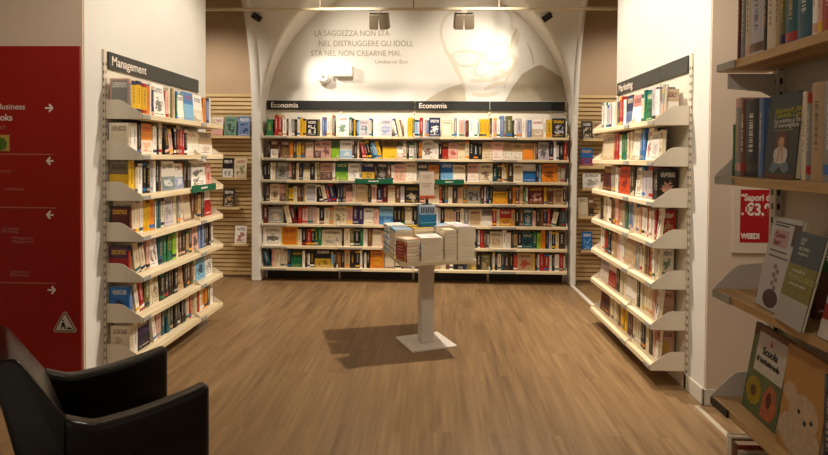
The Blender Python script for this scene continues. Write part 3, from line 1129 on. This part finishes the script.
rtri(S_, .014, MB(), -.003, 0).build('backing', plain('warm_grey_sticker', 'b5a595', .5, .03), ws)
rtri(S_ * .88, .011, MB(), -.0036, -.003).build('border', plain('brown_grey_border', '6d4a3a', .5, .03), ws)
rtri(S_ * .72, .006, MB(), -.0042, -.0036).build('field', plain('ivory_sticker', 'd8cebb', .5, .03), ws)
mb = MB()


def dig(pts):
    mb.prism([(x * S_, z * S_) for x, z in pts], -.0048, -.0042, 1)


dig([(.10, -.34), (.2, -.22), (.32, -.16), (.46, -.2), (.6, -.34)])
dig([(-.36, -.34), (-.27, -.34), (-.16, -.08), (-.02, -.34), (.06, -.34), (-.04, -.02), (-.02, .12), (-.14, .22), (-.26, .1), (-.25, -.06)])
dig([(-.05, .12), (.12, -.16), (.09, -.2), (-.1, .06)])
dig([(-.14 + .075 * math.cos(k * .6283), .33 + .075 * math.sin(k * .6283)) for k in range(10)])
mb.build('digging_pictogram', M['black'], ws)

# ------------------------------------------------------------------ framed red price poster on the wall beyond
PY = PRY0 - .0135
a, b = at(731, 254, 1, PY), at(739, 188, 1, PY)
pz0, pz1 = at(740, 253, 1, PY).z, 1.345
po = thing('price_poster', 'framed red price poster on the pale wall behind the near shelves', 'poster', (a.x, PY, pz0))
PW = .47
MB().box((0, -.012, 0), (PW, 0, pz1 - pz0)).build('frame', plain('cream_frame', 'd6c3ab', .5, .03), po, bevel=.003)
ri = at(738.5, 242, 1, PY)
rx, rz0 = ri.x - a.x, ri.z - pz0
MB().box((rx, -.0135, rz0), (PW - rx, -.0121, pz1 - pz0 - .035)).build('print', plain('poster_red', 'a81418', .4, .03), po)
for px, py, s, body, bd in ((741, 200.5, .056, '“Sapori di', .0015), (745.5, 215, .098, '€3,90', .003), (741, 238.5, .044, 'WEEDI', .002)):
    p = at(px, py, 1, PY - .014)
    text('lettering', body, s, M['ink_white'], (p.x - a.x, -.0142, p.z - pz0), 'back', po, bold=bd, squeeze=.8 if s < .1 else .85)
p = at(741.5, 214, 1, PY - .014)
MB().box((p.x - a.x, -.0146, p.z - pz0 - .006), (p.x - a.x + .012, -.0136, p.z - pz0 + .008)).build('bullet', M['ink_white'], po)

# ------------------------------------------------------------------ near bookcase at the edge of the frame
NX, NW = 1.05, 1.238       # front edges, back panel
NY1, NY0 = 2.10, .62       # far end, near end
NZ = [.17, .60, 1.005, 1.428, 1.84]
nb = thing('bookcase', 'near wooden bookcase of large picture books with white slotted posts', 'bookcase', (NW, (NY0 + NY1) / 2, 0))
ny = (NY0 + NY1) / 2
for y in (NY1 - .05, ny, NY0 + .03):
    mb = MB().box((-.012, y - ny - .018, 0), (.012, y - ny + .018, 2.45), 0)
    for q in range(46):
        for yy in (-.019, .0175):
            mb.box((-.006, y - ny + yy, .06 + q * .05), (.004, y - ny + yy + .0015, .082 + q * .05), 1)
        mb.box((-.0128, y - ny - .004, .06 + q * .05), (-.0115, y - ny + .004, .082 + q * .05), 1)
    mb.build('upright', [M['steel_white'], M['metal_dark']], nb)
MB().box((.014, NY0 - ny, .02), (.034, NY1 - ny - .03, 2.45)).build('back_panel', M['back_panel'], nb)
MB().box((NX - NW + .03, NY0 - ny, 0), (.012, NY1 - ny - .02, .12)).build('base_infill', M['steel_white'], nb)
for k, z in enumerate(NZ):
    sh = MB().box((NX - NW, NY0 - ny, z - .03), (-.014, NY1 - ny, z)).build('shelf', M['pine_y'], nb, bevel=.003)
    yy = NY1 - ny
    prof = [(-.013, -.032), (NX - NW - .002, -.032), (NX - NW - .002, .004), (-.12, .075), (-.10, .09), (-.013, .10)]
    if k < 4:
        MB().prism([(x, z + q) for x, q in prof], yy + .0005, yy + .004, 1).build('side_bracket', M['steel_white'], sh)
    MB().box((NX - NW - .008, yy - .12, z - .028), (NX - NW - .001, yy - .002, z - .002)).build('label_rail', M['rail' if k != 1 else 'black'], sh)
# bracket plate under the top shelf
MB().prism([(-.013, 1.80), (-.18, 1.80), (-.18, 1.745), (-.06, 1.735), (-.013, 1.71)], NY1 - .052 - ny, NY1 - .049 - ny, 1).build('bracket_plate', M['steel_white'], nb)

NSX = NX + .055
GN = {4: 'large books on the top shelf of the near bookcase', 3: 'books on the second shelf of the near bookcase', 2: 'books on the third shelf of the near bookcase',
      1: 'picture books on the fourth shelf of the near bookcase', 0: 'books on the bottom shelf of the near bookcase'}


def near_book(px0, px1, k, h, d, c, label, art=None, lay=None, sx=NSX, ink=None, ypx=200):
    """an upright book whose spine fills the photo columns px0..px1"""
    y0, y1 = at(px0, ypx, 0, sx)[1], at(px1, ypx, 0, sx)[1]
    y0 = min(y0, NY1 - .004)
    w = max(.008, y0 - y1 - .001)
    d = min(d, NW - .018 - sx)
    m = Matrix.Translation((sx, (y0 + y1) / 2, NZ[k] + .0008)) @ Matrix.Rotation(R(-90), 4, 'Z')
    mb_ = book_mb(w, h, d)
    # jacket and page block as separate parts of the book
    root = bpy.data.objects.new('book', None)
    COL.objects.link(root)
    root.matrix_world = m
    tag(root, label, 'book', GN[k])
    jk, pg = MB(), MB()
    tb, e = min(.0026, w * .16), min(.003, w * .2)
    n = 0
    jk.v, keep = mb_.v, [i for i, mi in enumerate(mb_.mi) if mi != 2]
    jk.f, jk.mi = [mb_.f[i] for i in keep], [mb_.mi[i] for i in keep]
    used = sorted({i for f in jk.f for i in f})
    mp = {v: i for i, v in enumerate(used)}
    jk.v = [mb_.v[i] for i in used]
    jk.f = [tuple(mp[i] for i in f) for f in jk.f]
    o = jk.build('jacket', [M['jacket'], M['spine']], root)
    book_uv(o, w, h, d)
    dress(o, c, ink, art, lay)
    pg.box((-w / 2 + tb, .0031, e), (w / 2 - tb, d - e, h - e))
    pg.build('pages', M['pages'], root)
    return root


def cover_book(px, k, w, h, t, c, label, yaw=0, lean=-10, art=None, lay=None, ink=None, x=NX + .03, ypx=None):
    """a book standing cover outwards on shelf k, left lower corner under photo column px"""
    y = at(px, ypx or 250, 0, x)[1]
    m = Matrix.Translation((x, y, NZ[k] + .0008)) @ Matrix.Rotation(R(-90 + yaw), 4, 'Z') @ Matrix.Translation((0, t + .002, 0)) @ Matrix.Rotation(R(lean), 4, 'X') @ Matrix.Translation((0, -t / 2 - .001, 0)) @ Matrix.Rotation(R(-90), 4, 'Z')
    root = bpy.data.objects.new('picture_book', None)
    COL.objects.link(root)
    root.matrix_world = m
    tag(root, label, 'book', GN[k])
    mb_ = book_mb(t, h, w)
    jk, pg = MB(), MB()
    keep = [i for i, mi in enumerate(mb_.mi) if mi != 2]
    used = sorted({i for j in keep for i in mb_.f[j]})
    mp = {v: i for i, v in enumerate(used)}
    jk.v = [mb_.v[i] for i in used]
    jk.f = [tuple(mp[i] for i in mb_.f[j]) for j in keep]
    jk.mi = [mb_.mi[j] for j in keep]
    o = jk.build('jacket', [M['jacket'], M['spine']], root)
    book_uv(o, t, h, w)
    dress(o, c, ink, art, lay)
    tb, e = min(.0026, t * .16), min(.003, t * .2)
    pg.box((-t / 2 + tb, .0031, e), (t / 2 - tb, w - e, h - e))
    pg.build('pages', M['pages'], root)
    root['w'], root['h'], root['t'] = w, h, t
    return root, o


FRONT = Matrix(((0, 0, 1), (1, 0, 0), (0, 1, 0)))      # text and shapes on a cover: u along local +y, v up, out along +x


def cover_shape(root, jacket, pts, mat, name, lift=.0006):
    """outline in cover units (0..1, 0..1) laid on the front cover"""
    w, h, t = root['w'], root['h'], root['t']
    mb_ = MB()
    mb_.prism([(u * w, v * h) for u, v in pts], t / 2, t / 2 + lift, 0)
    return mb_.build(name, mat, jacket)


def cover_text(root, jacket, u, v, size, body, mat, lift=.0012, bold=0.0):
    w, h, t = root['w'], root['h'], root['t']
    return text('title_lettering', body, size, mat, (t / 2 + lift - .0006, u * w, v * h), FRONT, jacket, bold=bold)


def ell(cu, cv, ru, rv, n=18, a0=0, a1=360):
    return [(cu + ru * math.cos(R(a0 + (a1 - a0) * i / n)), cv + rv * math.sin(R(a0 + (a1 - a0) * i / n))) for i in range(n)]


# top shelf: spines
for a in ((737.5, 741, .27, .15, 'M', 'thin maroon book first from the far end on the near bookcase top shelf'),
          (741, 745.5, .28, .15, 'G', 'thin grey book next to the maroon one, near bookcase top shelf'),
          (745.5, 750.5, .285, .15, 'C', 'cream book between thin grey and wide grey ones, near bookcase top shelf'),
          (750.5, 763.5, .30, .16, 'J', 'wide grey book with a brown lower label on the near bookcase top shelf'),
          (763.5, 767, .29, .15, 'D', 'thin dark brown book between grey and cream ones, near bookcase top shelf'),
          (767, 775, .29, .16, 'C', 'wide cream book beside the tan ones, near bookcase top shelf'),
          (775, 779.5, .29, .15, 'B', 'first thin tan book beside the wide cream one, near bookcase top shelf'),
          (779.5, 785, .28, .15, 'V', 'olive book beside the dark teal ones, near bookcase top shelf'),
          (785, 797, .27, .16, 'T', 'dark teal book beside the olive one, near bookcase top shelf'),
          (797, 812, .275, .16, 'T', 'wide dark teal book beside the white one, near bookcase top shelf'),
          (812, 817, .28, .15, 'W', 'thin white book beside the teal ones, near bookcase top shelf'),
          (817, 822, .27, .15, 'I', 'pink book near the frame edge, near bookcase top shelf'),
          (822, 834, .27, .15, 'R', 'red book cut by the frame edge, near bookcase top shelf')):
    near_book(a[0], a[1], 4, a[2], a[3], a[4], a[5], art='H' if a[4] == 'J' else None, ypx=40)
# second shelf
near_book(729.5, 735, 3, .19, .12, 'E', 'thin dark green book at the far end of the second near shelf', ypx=150)
near_book(735, 740.5, 3, .285, .15, 'G', 'grey brown tall book on the second near shelf, beside the dark green one', ypx=150)
near_book(740.5, 745, 3, .275, .15, 'H', 'thin rust brown book between grey and black ones, second near shelf', ypx=150)
near_book(745, 758.5, 3, .27, .15, 'K', 'black book with dotted spine on the second near shelf', art='D', ypx=150)
near_book(758.5, 763.5, 3, .27, .15, 'A', 'slate blue spined book just beside the dark cover-out book, second near shelf', ypx=150)
ck, cj = cover_book(763.5, 3, .16, .272, .022, (.012, .018, .017), 'dark cover-out book with a seated child photo on the second near shelf', lean=-4, lay=9, x=NX + .045, ypx=150)
yel, pale = plain('yellow_green_print', 'b6ad3e', .5), plain('pale_title_print', 'c9c4b4', .5)
cover_text(ck, cj, .22, .775, .023, 'Salamandr Aliaf', yel)
cover_text(ck, cj, .22, .715, .023, 'Gabriella Carmi', yel)
cover_text(ck, cj, .22, .655, .021, 'La scienza e l’arte', pale)
cover_text(ck, cj, .22, .6, .021, 'di meravigliare', pale)
cover_shape(ck, cj, [(.22, .565), (.84, .565), (.84, .57), (.22, .57)], yel, 'printed_rule')
skin, hair = plain('printed_skin', 'b78a68', .5), plain('printed_auburn', '5a2c12', .5)
cover_shape(ck, cj, [(0, 0), (1, 0), (1, .05), (0, .05)], plain('printed_brown_floor', '5a3320', .5), 'printed_floor')
cover_shape(ck, cj, ell(.5, .425, .2, .135), hair, 'printed_hair')
cover_shape(ck, cj, [(.34, .17), (.66, .17), (.72, .26), (.7, .34), (.58, .37), (.42, .37), (.3, .34), (.28, .26)], plain('printed_white_shirt', 'c4bdb2', .5), 'printed_shirt', .0009)
cover_shape(ck, cj, [(.18, .09), (.34, .06), (.5, .13), (.66, .06), (.82, .09), (.74, .2), (.5, .17), (.26, .2)], plain('printed_blue_jeans', '67727c', .5), 'printed_jeans', .0012)
cover_shape(ck, cj, ell(.5, .42, .095, .07), skin, 'printed_face', .0010)
cover_shape(ck, cj, [(.4, .2), (.45, .2), (.5, .36), (.55, .2), (.6, .2), (.55, .39), (.45, .39)], skin, 'printed_hands', .0014)
near_book(801.5, 806, 3, .265, .15, 'C', 'cream patterned book just beside the dark cover-out book, second near shelf', art='O', ypx=150)
near_book(806, 811, 3, .26, .15, 'G', 'thin grey book between two cream ones, second near shelf', ypx=150)
near_book(811, 823, 3, .285, .16, 'B', 'wide tan book toward the frame edge, second near shelf', ypx=150)
near_book(823, 836, 3, .285, .16, 'G', 'wide grey book cut by the frame edge, second near shelf', ypx=150)
# third shelf: leaning cover-out books
ck, cj = cover_book(754, 2, .175, .30, .014, (.50, .47, .45), 'pale cover-out book with a lace ribbon drawing on the third near shelf', yaw=-6, lean=-11, lay=9, x=NX + .03, ypx=300)
lacec, prn = plain('printed_plum', '4a2c30', .5), plain('printed_dark_text', '4d4744', .5)
for v, a, b in ((.93, .1, .8), (.9, .1, .6), (.62, .12, .7), (.56, .12, .8)):
    cover_shape(ck, cj, [(a, v), (b, v), (b, v + .018), (a, v + .018)], prn, 'printed_line')
cover_shape(ck, cj, [(.16, .68), (.66, .68), (.66, .86), (.16, .86)], plain('printed_rose', 'b08a88', .5), 'printed_panel')
cover_text(ck, cj, .2, .78, .024, 'Corso', plain('printed_wine', '7a2c38', .5), bold=.001)
cover_text(ck, cj, .2, .7, .024, 'base', plain('printed_wine_red', '7a2c38', .5), bold=.001)
for i in range(6):
    cover_shape(ck, cj, ell(.5 + .05 * (-1) ** i, .24 + .045 * i, .06, .028), plain('printed_mauve', '8a6a6c', .5), 'printed_ribbon')
cover_shape(ck, cj, ell(.5, .12, .26, .1), lacec, 'printed_lace_ball', .0009)
cover_shape(ck, cj, [(.78, .72), (1, .72), (1, .95), (.78, .95)], lacec, 'printed_corner')
ck, cj = cover_book(773.5, 2, .155, .275, .010, (.018, .045, .058), 'blue green and olive cover-out manual on the third near shelf', yaw=-7, lean=-13, lay=9, x=NX - .010, ypx=310)
cover_shape(ck, cj, [(0, .28), (1, .28), (1, .64), (0, .64)], plain('printed_olive', '77702a', .5, .03), 'printed_band')
cover_shape(ck, cj, [(0, 0), (1, 0), (1, .28), (0, .28)], plain('printed_pale_grey', 'a9a39a', .5, .03), 'printed_foot')
for v, b, s in ((.9, 'BASI', .015), (.86, 'DEL', .013), (.8, 'RICAMO', .015), (.75, 'moderno', .015)):
    cover_text(ck, cj, .22, v, s, b, pale)
cover_text(ck, cj, .2, .56, .016, 'manuale di', pale)
cover_text(ck, cj, .12, .48, .022, 'PUNTO CROCE', plain('printed_pale_olive', 'a8a468', .5))
cover_text(ck, cj, .2, .42, .014, 'passo per passo', pale)
near_book(803, 816, 2, .24, .08, 'H', 'brown thick book standing behind the blue green manual, third near shelf', sx=NX + .11, ypx=280)
ck, cj = cover_book(817, 2, .17, .235, .014, (.56, .52, .47), 'white and red cover-out book at the frame edge, third near shelf', yaw=-5, lean=-12, lay=9, x=NX, ypx=330)
cover_shape(ck, cj, [(0, .0), (1, .0), (1, .22), (0, .22)], plain('printed_white', 'cfc5b8', .5), 'printed_foot')
cover_shape(ck, cj, [(0, .22), (1, .22), (1, .4), (0, .4)], plain('printed_red', '9a2c22', .5), 'printed_band')
cover_shape(ck, cj, [(.1, .45), (.3, .45), (.3, .6), (.1, .6)], plain('printed_brown', '5a3a24', .5), 'printed_window')
# fourth shelf: two large picture books
ck, cj = cover_book(741, 1, .22, .305, .014, (.10, .13, .05), 'picture book with sunflowers and a white title card on the fourth near shelf', yaw=-4, lean=-9, lay=9, x=NX + .07, ypx=400)
cover_shape(ck, cj, [(0, .86), (1, .86), (1, 1), (0, 1)], plain('printed_rust_leaves', '6b3a1c', .5, .5, 60), 'printed_leaves')
cover_shape(ck, cj, [(.16, .48), (.98, .48), (.98, .93), (.16, .93)], plain('printed_white_card', 'c9c2b6', .5), 'printed_title_card', .0009)
bk_ = plain('printed_black', '1e1a18', .5)
cover_text(ck, cj, .34, .7, .036, 'Scuola', bk_, .002, .001)
cover_text(ck, cj, .2, .6, .024, 'di barbabietola', bk_, .002, .001)
cover_shape(ck, cj, [(.5, .82), (.58, .82), (.55, .9)], plain('printed_crimson', 'a8322a', .5), 'printed_flame', .0014)
for i in range(12):
    t = 30 * i
    cu, cv = .27 + .15 * math.cos(R(t)), .25 + .11 * math.sin(R(t))
    cover_shape(ck, cj, ell(cu, cv, .075, .05, 10), M['slat'] if 0 else plain('printed_sunflower', 'b59a2c', .5), 'printed_petal')
cover_shape(ck, cj, ell(.27, .25, .085, .06), plain('printed_seed_brown', '5c3a1a', .5), 'printed_flower_heart', .0010)
cover_shape(ck, cj, [(.55, .05), (.85, .05), (.95, .2), (.88, .38), (.7, .44), (.56, .3)], plain('printed_coral', 'b4613c', .5, .2, 40), 'printed_blossom')
cover_shape(ck, cj, ell(.72, .26, .07, .09), plain('printed_dark_red', '5a2018', .5), 'printed_blossom_heart', .0010)
ck, cj = cover_book(776, 1, .20, .315, .016, (.52, .26, .07), 'orange picture book with a pale teddy bear on the fourth near shelf', yaw=-3, lean=-6, lay=9, x=NX + .035, ypx=420)
bear = plain('printed_bear_cream', 'c2a888', .6, .12, 50)
cover_shape(ck, cj, ell(.5, .2, .5, .2), plain('printed_bear_body', 'bfa98c', .6, .12, 50), 'printed_bear_body')
cover_shape(ck, cj, ell(.2, .55, .17, .1), bear, 'printed_bear_ear')
cover_shape(ck, cj, ell(.56, .42, .36, .18), bear, 'printed_bear_head', .0010)
for u, v, r in ((.46, .43, .035), (.76, .40, .035), (.62, .36, .04)):
    cover_shape(ck, cj, ell(u, v, r, r * .62, 12), bk_, 'printed_bear_eye', .0014)
near_book(824, 836, 1, .30, .16, 'N', 'navy book at the frame edge on the fourth near shelf', sx=NX + .03, ypx=400)
# bottom shelf
for a in ((726, 731.5, .292, 'W', 'white book at the far end of the near bookcase bottom shelf'),
          (731.5, 738, .285, 'H', 'brown book second from the far end, near bookcase bottom shelf'),
          (738, 741, .27, 'C', 'thin cream book beside the brown one, near bookcase bottom shelf'),
          (741, 752, .26, 'K', 'black book with red art beside a thin cream one, near bookcase bottom shelf'),
          (752, 770, .27, 'C', 'wide cream book on the near bookcase bottom shelf, nearest the frame corner')):
    near_book(a[0], a[1], 0, a[2], .15, a[3], a[4], art='R', ypx=440)

# ------------------------------------------------------------------ mural on the lunette
MY = YB - .0012
ml = thing('wall_mural', 'pale mural of a bearded man in glasses with a quotation above the Economia bookcase', 'mural', (0, MY, 2.2))


def lun(px, py):
    p = at(px, py, 1, MY)
    return p.x, p.z - 2.2


for body, px, py, wpx in (('LA SAGGEZZA NON STA', 314.5, 36, 75), ('NEL DISTRUGGERE GLI IDOLI,', 319, 46.2, 94), ('STA NEL NON CREARNE MAI.', 311, 56, 90), ('Umberto Eco', 375, 63.4, 33)):
    x, z = lun(px, py)
    x2, _z = lun(px + wpx, py)
    size = .098 if wpx > 40 else .06
    text('lettering', body, size, M['mural_text'], (x, -.0006, z), 'back', ml, fit=x2 - x)


def stroke(pts, wpx, name, mat, closed=False):
    P = [Vector(lun(*p)) for p in pts]
    # Catmull-Rom smoothing
    Q = []
    n = len(P)
    rng = range(n if closed else n - 1)
    for i in rng:
        p0, p1, p2, p3 = (P[(i - 1) % n] if closed or i > 0 else P[0]), P[i], P[(i + 1) % n], (P[(i + 2) % n] if closed or i + 2 < n else P[-1])
        for s in range(6):
            t = s / 6
            Q.append(.5 * ((2 * p1) + (p2 - p0) * t + (2 * p0 - 5 * p1 + 4 * p2 - p3) * t * t + (3 * p1 - p0 - 3 * p2 + p3) * t ** 3))
    if not closed:
        Q.append(P[-1])
    w = wpx / 83.0 / 2
    mb_ = MB()
    m = len(Q)
    for i, q in enumerate(Q):
        a = Q[i - 1] if i > 0 or closed else Q[i]
        b = Q[(i + 1) % m] if i < m - 1 or closed else Q[i]
        d = (b - a)
        d = d.normalized() if d.length > 1e-6 else Vector((1, 0))
        nrm = Vector((-d.y, d.x))
        taper = 1 if closed else .35 + .65 * math.sin(math.pi * min(1, max(0, i / (m - 1))))
        for s in (1, -1):
            v = q + nrm * w * taper * s
            mb_.v.append((v.x, -.0006 - .00012 * len(ml.children), v.y))
    for i in range(m if closed else m - 1):
        j = (i + 1) % m
        mb_.face((2 * i, 2 * i + 1, 2 * j + 1, 2 * j))
    return mb_.build(name, mat, ml)


def blot(pts, name, mat, y=-.0004):
    P = [lun(*p) for p in pts]
    mb_ = MB()
    mb_.v = [(x, y, z) for x, z in P]
    mb_.face(range(len(P)))
    return mb_.build(name, mat, ml)


mm_, mg = M['mural_mid'], M['mural']
blot([(425, 101), (437, 93), (452, 86.5), (464, 83), (466, 101)], 'painted_shoulder', mg)
blot([(505, 101), (512, 88), (522, 74), (536, 66), (541, 65), (552, 71), (562, 78), (567, 83), (568, 101)], 'painted_shoulder', M['mural_grey'])
stroke([(443, 42), (441, 30), (445, 18), (452, 12), (470, 6), (490, 4), (503, 8), (511, 17), (512, 30)], 4, 'painted_hairline', mm_)
stroke([(443, 40), (447, 52), (452, 58), (457, 70), (462, 80), (466, 92)], 4, 'painted_cheek', mm_)
stroke([(511, 26), (518, 34), (514, 46), (510, 52), (516, 62), (508, 76), (504, 88)], 5, 'painted_ear_and_jaw', mm_)
stroke([(517, 28), (513, 38), (510, 48)], 3, 'painted_temple', mg)
stroke([(453, 58), (455, 53), (463, 51), (474, 52), (480, 55), (478, 62), (470, 66), (459, 65)], 2.4, 'painted_lens_rim', mm_, True)
stroke([(484, 52), (490, 47), (500, 43), (507, 44), (508, 54), (502, 62), (492, 64), (485, 59)], 2.4, 'painted_lens_rim', mm_, True)
stroke([(480, 55), (482, 53), (484, 52)], 2.4, 'painted_bridge', mm_)
stroke([(482, 56), (477, 66), (474, 72), (481, 76), (487, 73)], 2, 'painted_nose', mm_)
for a in ([(484, 90), (494, 85), (506, 82)], [(470, 80), (482, 80), (496, 78), (508, 74)], [(472, 94), (486, 95), (500, 92)], [(500, 70), (506, 74), (510, 70)]):
    stroke(a, 4.5, 'painted_beard', mm_)
stroke([(527, 43), (531, 52), (534, 65)], 1.6, 'painted_collar', mg)

# ------------------------------------------------------------------ siren and emergency lamp on the lunette
c = at(323.5, 77, 1, YB - .06)
si = thing('alarm_siren', 'round pale alarm siren on the white wall beside the emergency lamp box', 'alarm', (c.x, YB, c.z))
MB().tube((0, 0, 0), (0, -.05, 0), .085, 0, 28).tube((0, -.05, 0), (0, -.085, 0), .078, 0, 28, .055).build('housing', M['alarm'], si, bevel=.004)
MB().tube((0, -.0852, 0), (0, -.09, 0), .02, 0, 16).build('sounder', M['rail'], si)
c = at(341.5, 71, 1, YB - .06)
el = thing('emergency_lamp', 'white emergency lamp box on the wall under the quotation', 'lamp', (c.x, YB, c.z))
MB().box((-.10, -.085, -.07), (.135, 0, .07)).build('housing', M['alarm'], el, bevel=.02, seg=3)
MB().box((-.03, -.0866, -.03), (.07, -.0845, .03)).build('lens', plain('frosted_plastic', 'd8d6d0', .3), el, bevel=.004)

# ------------------------------------------------------------------ lighting rail and spot heads
TY = 5.6
z1, z2 = at(215, 8.3, 1, TY).z, at(600, 9.8, 1, TY).z
tr = thing('lighting_rail', 'slim beige lighting rail crossing the room under the vault', 'lighting rail', (-.25, TY, (z1 + z2) / 2))
MB().box((-2.25, -.013, -.013), (2.1, .013, .013)).build('rail', M['rail_beige'], tr, bevel=.003)
zr = (z1 + z2) / 2
for px in (320, 413.5, 499):
    p = at(px, 4, 1, TY)
    MB().tube((p.x + .25, 0, .0132), (p.x + .25, 0, ZT - zr - .002), .007).build('hanger', M['lamp_grey'], tr)


def flood(px, label, aim):
    p = at(px, 18, 1, TY)
    f = thing('spotlight', label, 'spotlight', (p.x, TY, zr), 0, 'floodlights on the rail')
    MB().box((-.03, -.014, -.045), (.03, .014, -.0132)).build('adapter', M['lamp_grey'], f)
    hd = bpy.data.objects.new('lamp_head', None)
    for i, (dx, ry) in enumerate(((-.047, 8), (.05, -10))):
        b = MB().box((-.045, -.05, -.155), (.045, .05, -.005)).build('lamp_head', M['lamp_grey'], f, bevel=.006)
        b.location = (dx, .0, -.042)
        b.rotation_euler = (R(26), 0, R(ry))
        MB().box((-.036, .0505, -.14), (.036, .053, -.02)).build('glass', M['black'], b)
        MB().box((-.04, -.03, -.0045), (.04, .03, -.001)).build('cooling_fins', M['black'], b)
    return p.x


fx1 = flood(378.5, 'boxy beige twin floodlight on the rail above the quotation', None)
fx2 = flood(464, 'boxy beige twin floodlight on the rail in front of the painted forehead', None)


def spot_fix(px, py, y, label, d):
    p = at(px, py, 1, y)
    f = thing('ceiling_spotlight', label, 'spotlight', p, 0, 'small black vault spotlights')
    dv = Vector(d).normalized()
    MB().tube(-dv * .05, dv * .055, .036, 0, 18).build('barrel', M['black'], f, smooth=False)
    MB().tube(dv * .056, dv * .06, .03, 0, 18).build('lens', M['rail'], f)
    a, b = p, Vector((p.x, p.y, p.z))
    return p


LIGHTS = []


def lamp(name, loc, aim, power, size, blend, rad, col=(1, .80, .58)):
    l = bpy.data.lights.new(name, 'SPOT')
    l.energy, l.spot_size, l.spot_blend, l.shadow_soft_size, l.color = power, R(size), blend, rad, col
    o = bpy.data.objects.new(name, l)
    COL.objects.link(o)
    o.location = loc
    o.rotation_euler = (Vector(aim) - Vector(loc)).to_track_quat('-Z', 'Y').to_euler()
    return o

# ------------------------------------------------------------------ light
sp = spot_fix(256.5, 17, 6.15, 'small black spotlight on the vault above the alcove of the Management side', (.75, .3, -.5))
MB().tube((0, 0, .0), (-.12, .1, .11), .012).build('stem', M['lamp_grey'], bpy.data.objects['ceiling_spotlight'])
sp2 = spot_fix(547.5, 17, 6.15, 'small black spotlight on the vault above the painted shoulder', (-.75, .3, -.5))
MB().tube((0, 0, .0), (.12, .1, .11), .012).build('stem', M['lamp_grey'], bpy.data.objects['ceiling_spotlight.001'])
WARM = (1, .90, .765)
lamp('vault_spot', sp + Vector((.16, -.03, -.13)), (-1.0, YB, 2.15), 75, 62, 1, .012, WARM)
lamp('vault_spot', sp2 + Vector((-.08, .0, -.08)), (.35, YB, 2.6), 45, 80, 1, .012, WARM)
for x in (fx1, fx2):
    for dx in (-.5, .5):
        lamp('rail_flood', (x + dx * .2, TY + .17, zr - .17), (x + dx * 1.6, YB - .2, 1.0), 60, 92, .9, .03, WARM)
lamp('added_lunette_fill', (-1.0, 4.75, 3.5), (-.85, YB, 2.5), 190, 52, 1, .05, WARM)  # added pair, no fixture seen: even wash over the lunette
lamp('added_lunette_fill', (.55, 4.75, 3.5), (.45, YB, 2.55), 180, 52, 1, .05, WARM)
lamp('room_spot_and_fill', (-.05, 1.5, 3.4), (0, 4.3, .75), 110, 42, .9, .06, WARM)  # added fill from the camera side for the table stacks
lamp('room_spot_and_fill', (-.5, .4, 3.3), (1.1, 1.9, 1.1), 48, 55, .9, .06, WARM)  # added fill for the near bookcase, no lamp seen there
lamp('room_spot_and_fill', (.92, 4.45, 3.35), (-.3, 4.3, 0), 430, 95, .7, .035, WARM)
lamp('room_spot_and_fill', (-.5, 4.1, 3.45), (-2.1, 4.2, 1.8), 175, 80, .7, .05, WARM)
lamp('room_spot_and_fill', (-.2, 4.1, 3.45), (1.6, 4.3, 1.9), 330, 80, .7, .05, WARM)
lamp('room_spot_and_fill', (-.9, 2.0, 3.4), (-2.0, 3.6, 1.1), 75, 70, .8, .06, WARM)  # added camera-side fill for the left shelf ends
lamp('room_spot_and_fill', (.5, 2.0, 3.4), (1.6, 3.7, 1.0), 105, 62, .8, .06, WARM)  # added camera-side fill for the right shelf ends
lamp('room_spot_and_fill', (1.0, 2.5, 3.4), (1.95, 3.38, 1.5), 60, 80, .8, .06, WARM)
lamp('room_spot_and_fill', (-2.6, 1.6, 3.3), (-2.8, 3.3, 2.5), 26, 80, .8, .08, WARM)  # unseen fill, aimed to lift the wall above the red panel
lamp('added_alcove_fill', (-2.9, 5.4, 3.3), (-2.6, YB, 1.0), 120, 100, .8, .06, WARM)  # added pair of unseen lamps that brighten the alcoves
lamp('added_alcove_fill', (2.5, 5.4, 3.3), (2.1, YB, 1.0), 110, 100, .8, .06, WARM)
w = bpy.data.worlds.new('shop_ambience')
SC.world = w
w.use_nodes = True
w.node_tree.nodes['Background'].inputs[0].default_value = (1, .82, .62, 1)
w.node_tree.nodes['Background'].inputs[1].default_value = .25
SC.view_settings.view_transform = 'Standard'
SC.view_settings.look = 'None'
SC.view_settings.exposure = 0
SC.view_settings.gamma = 1
SC.cycles.use_denoising = True
SC.cycles.max_bounces = 6
SC.cycles.sample_clamp_indirect = 6
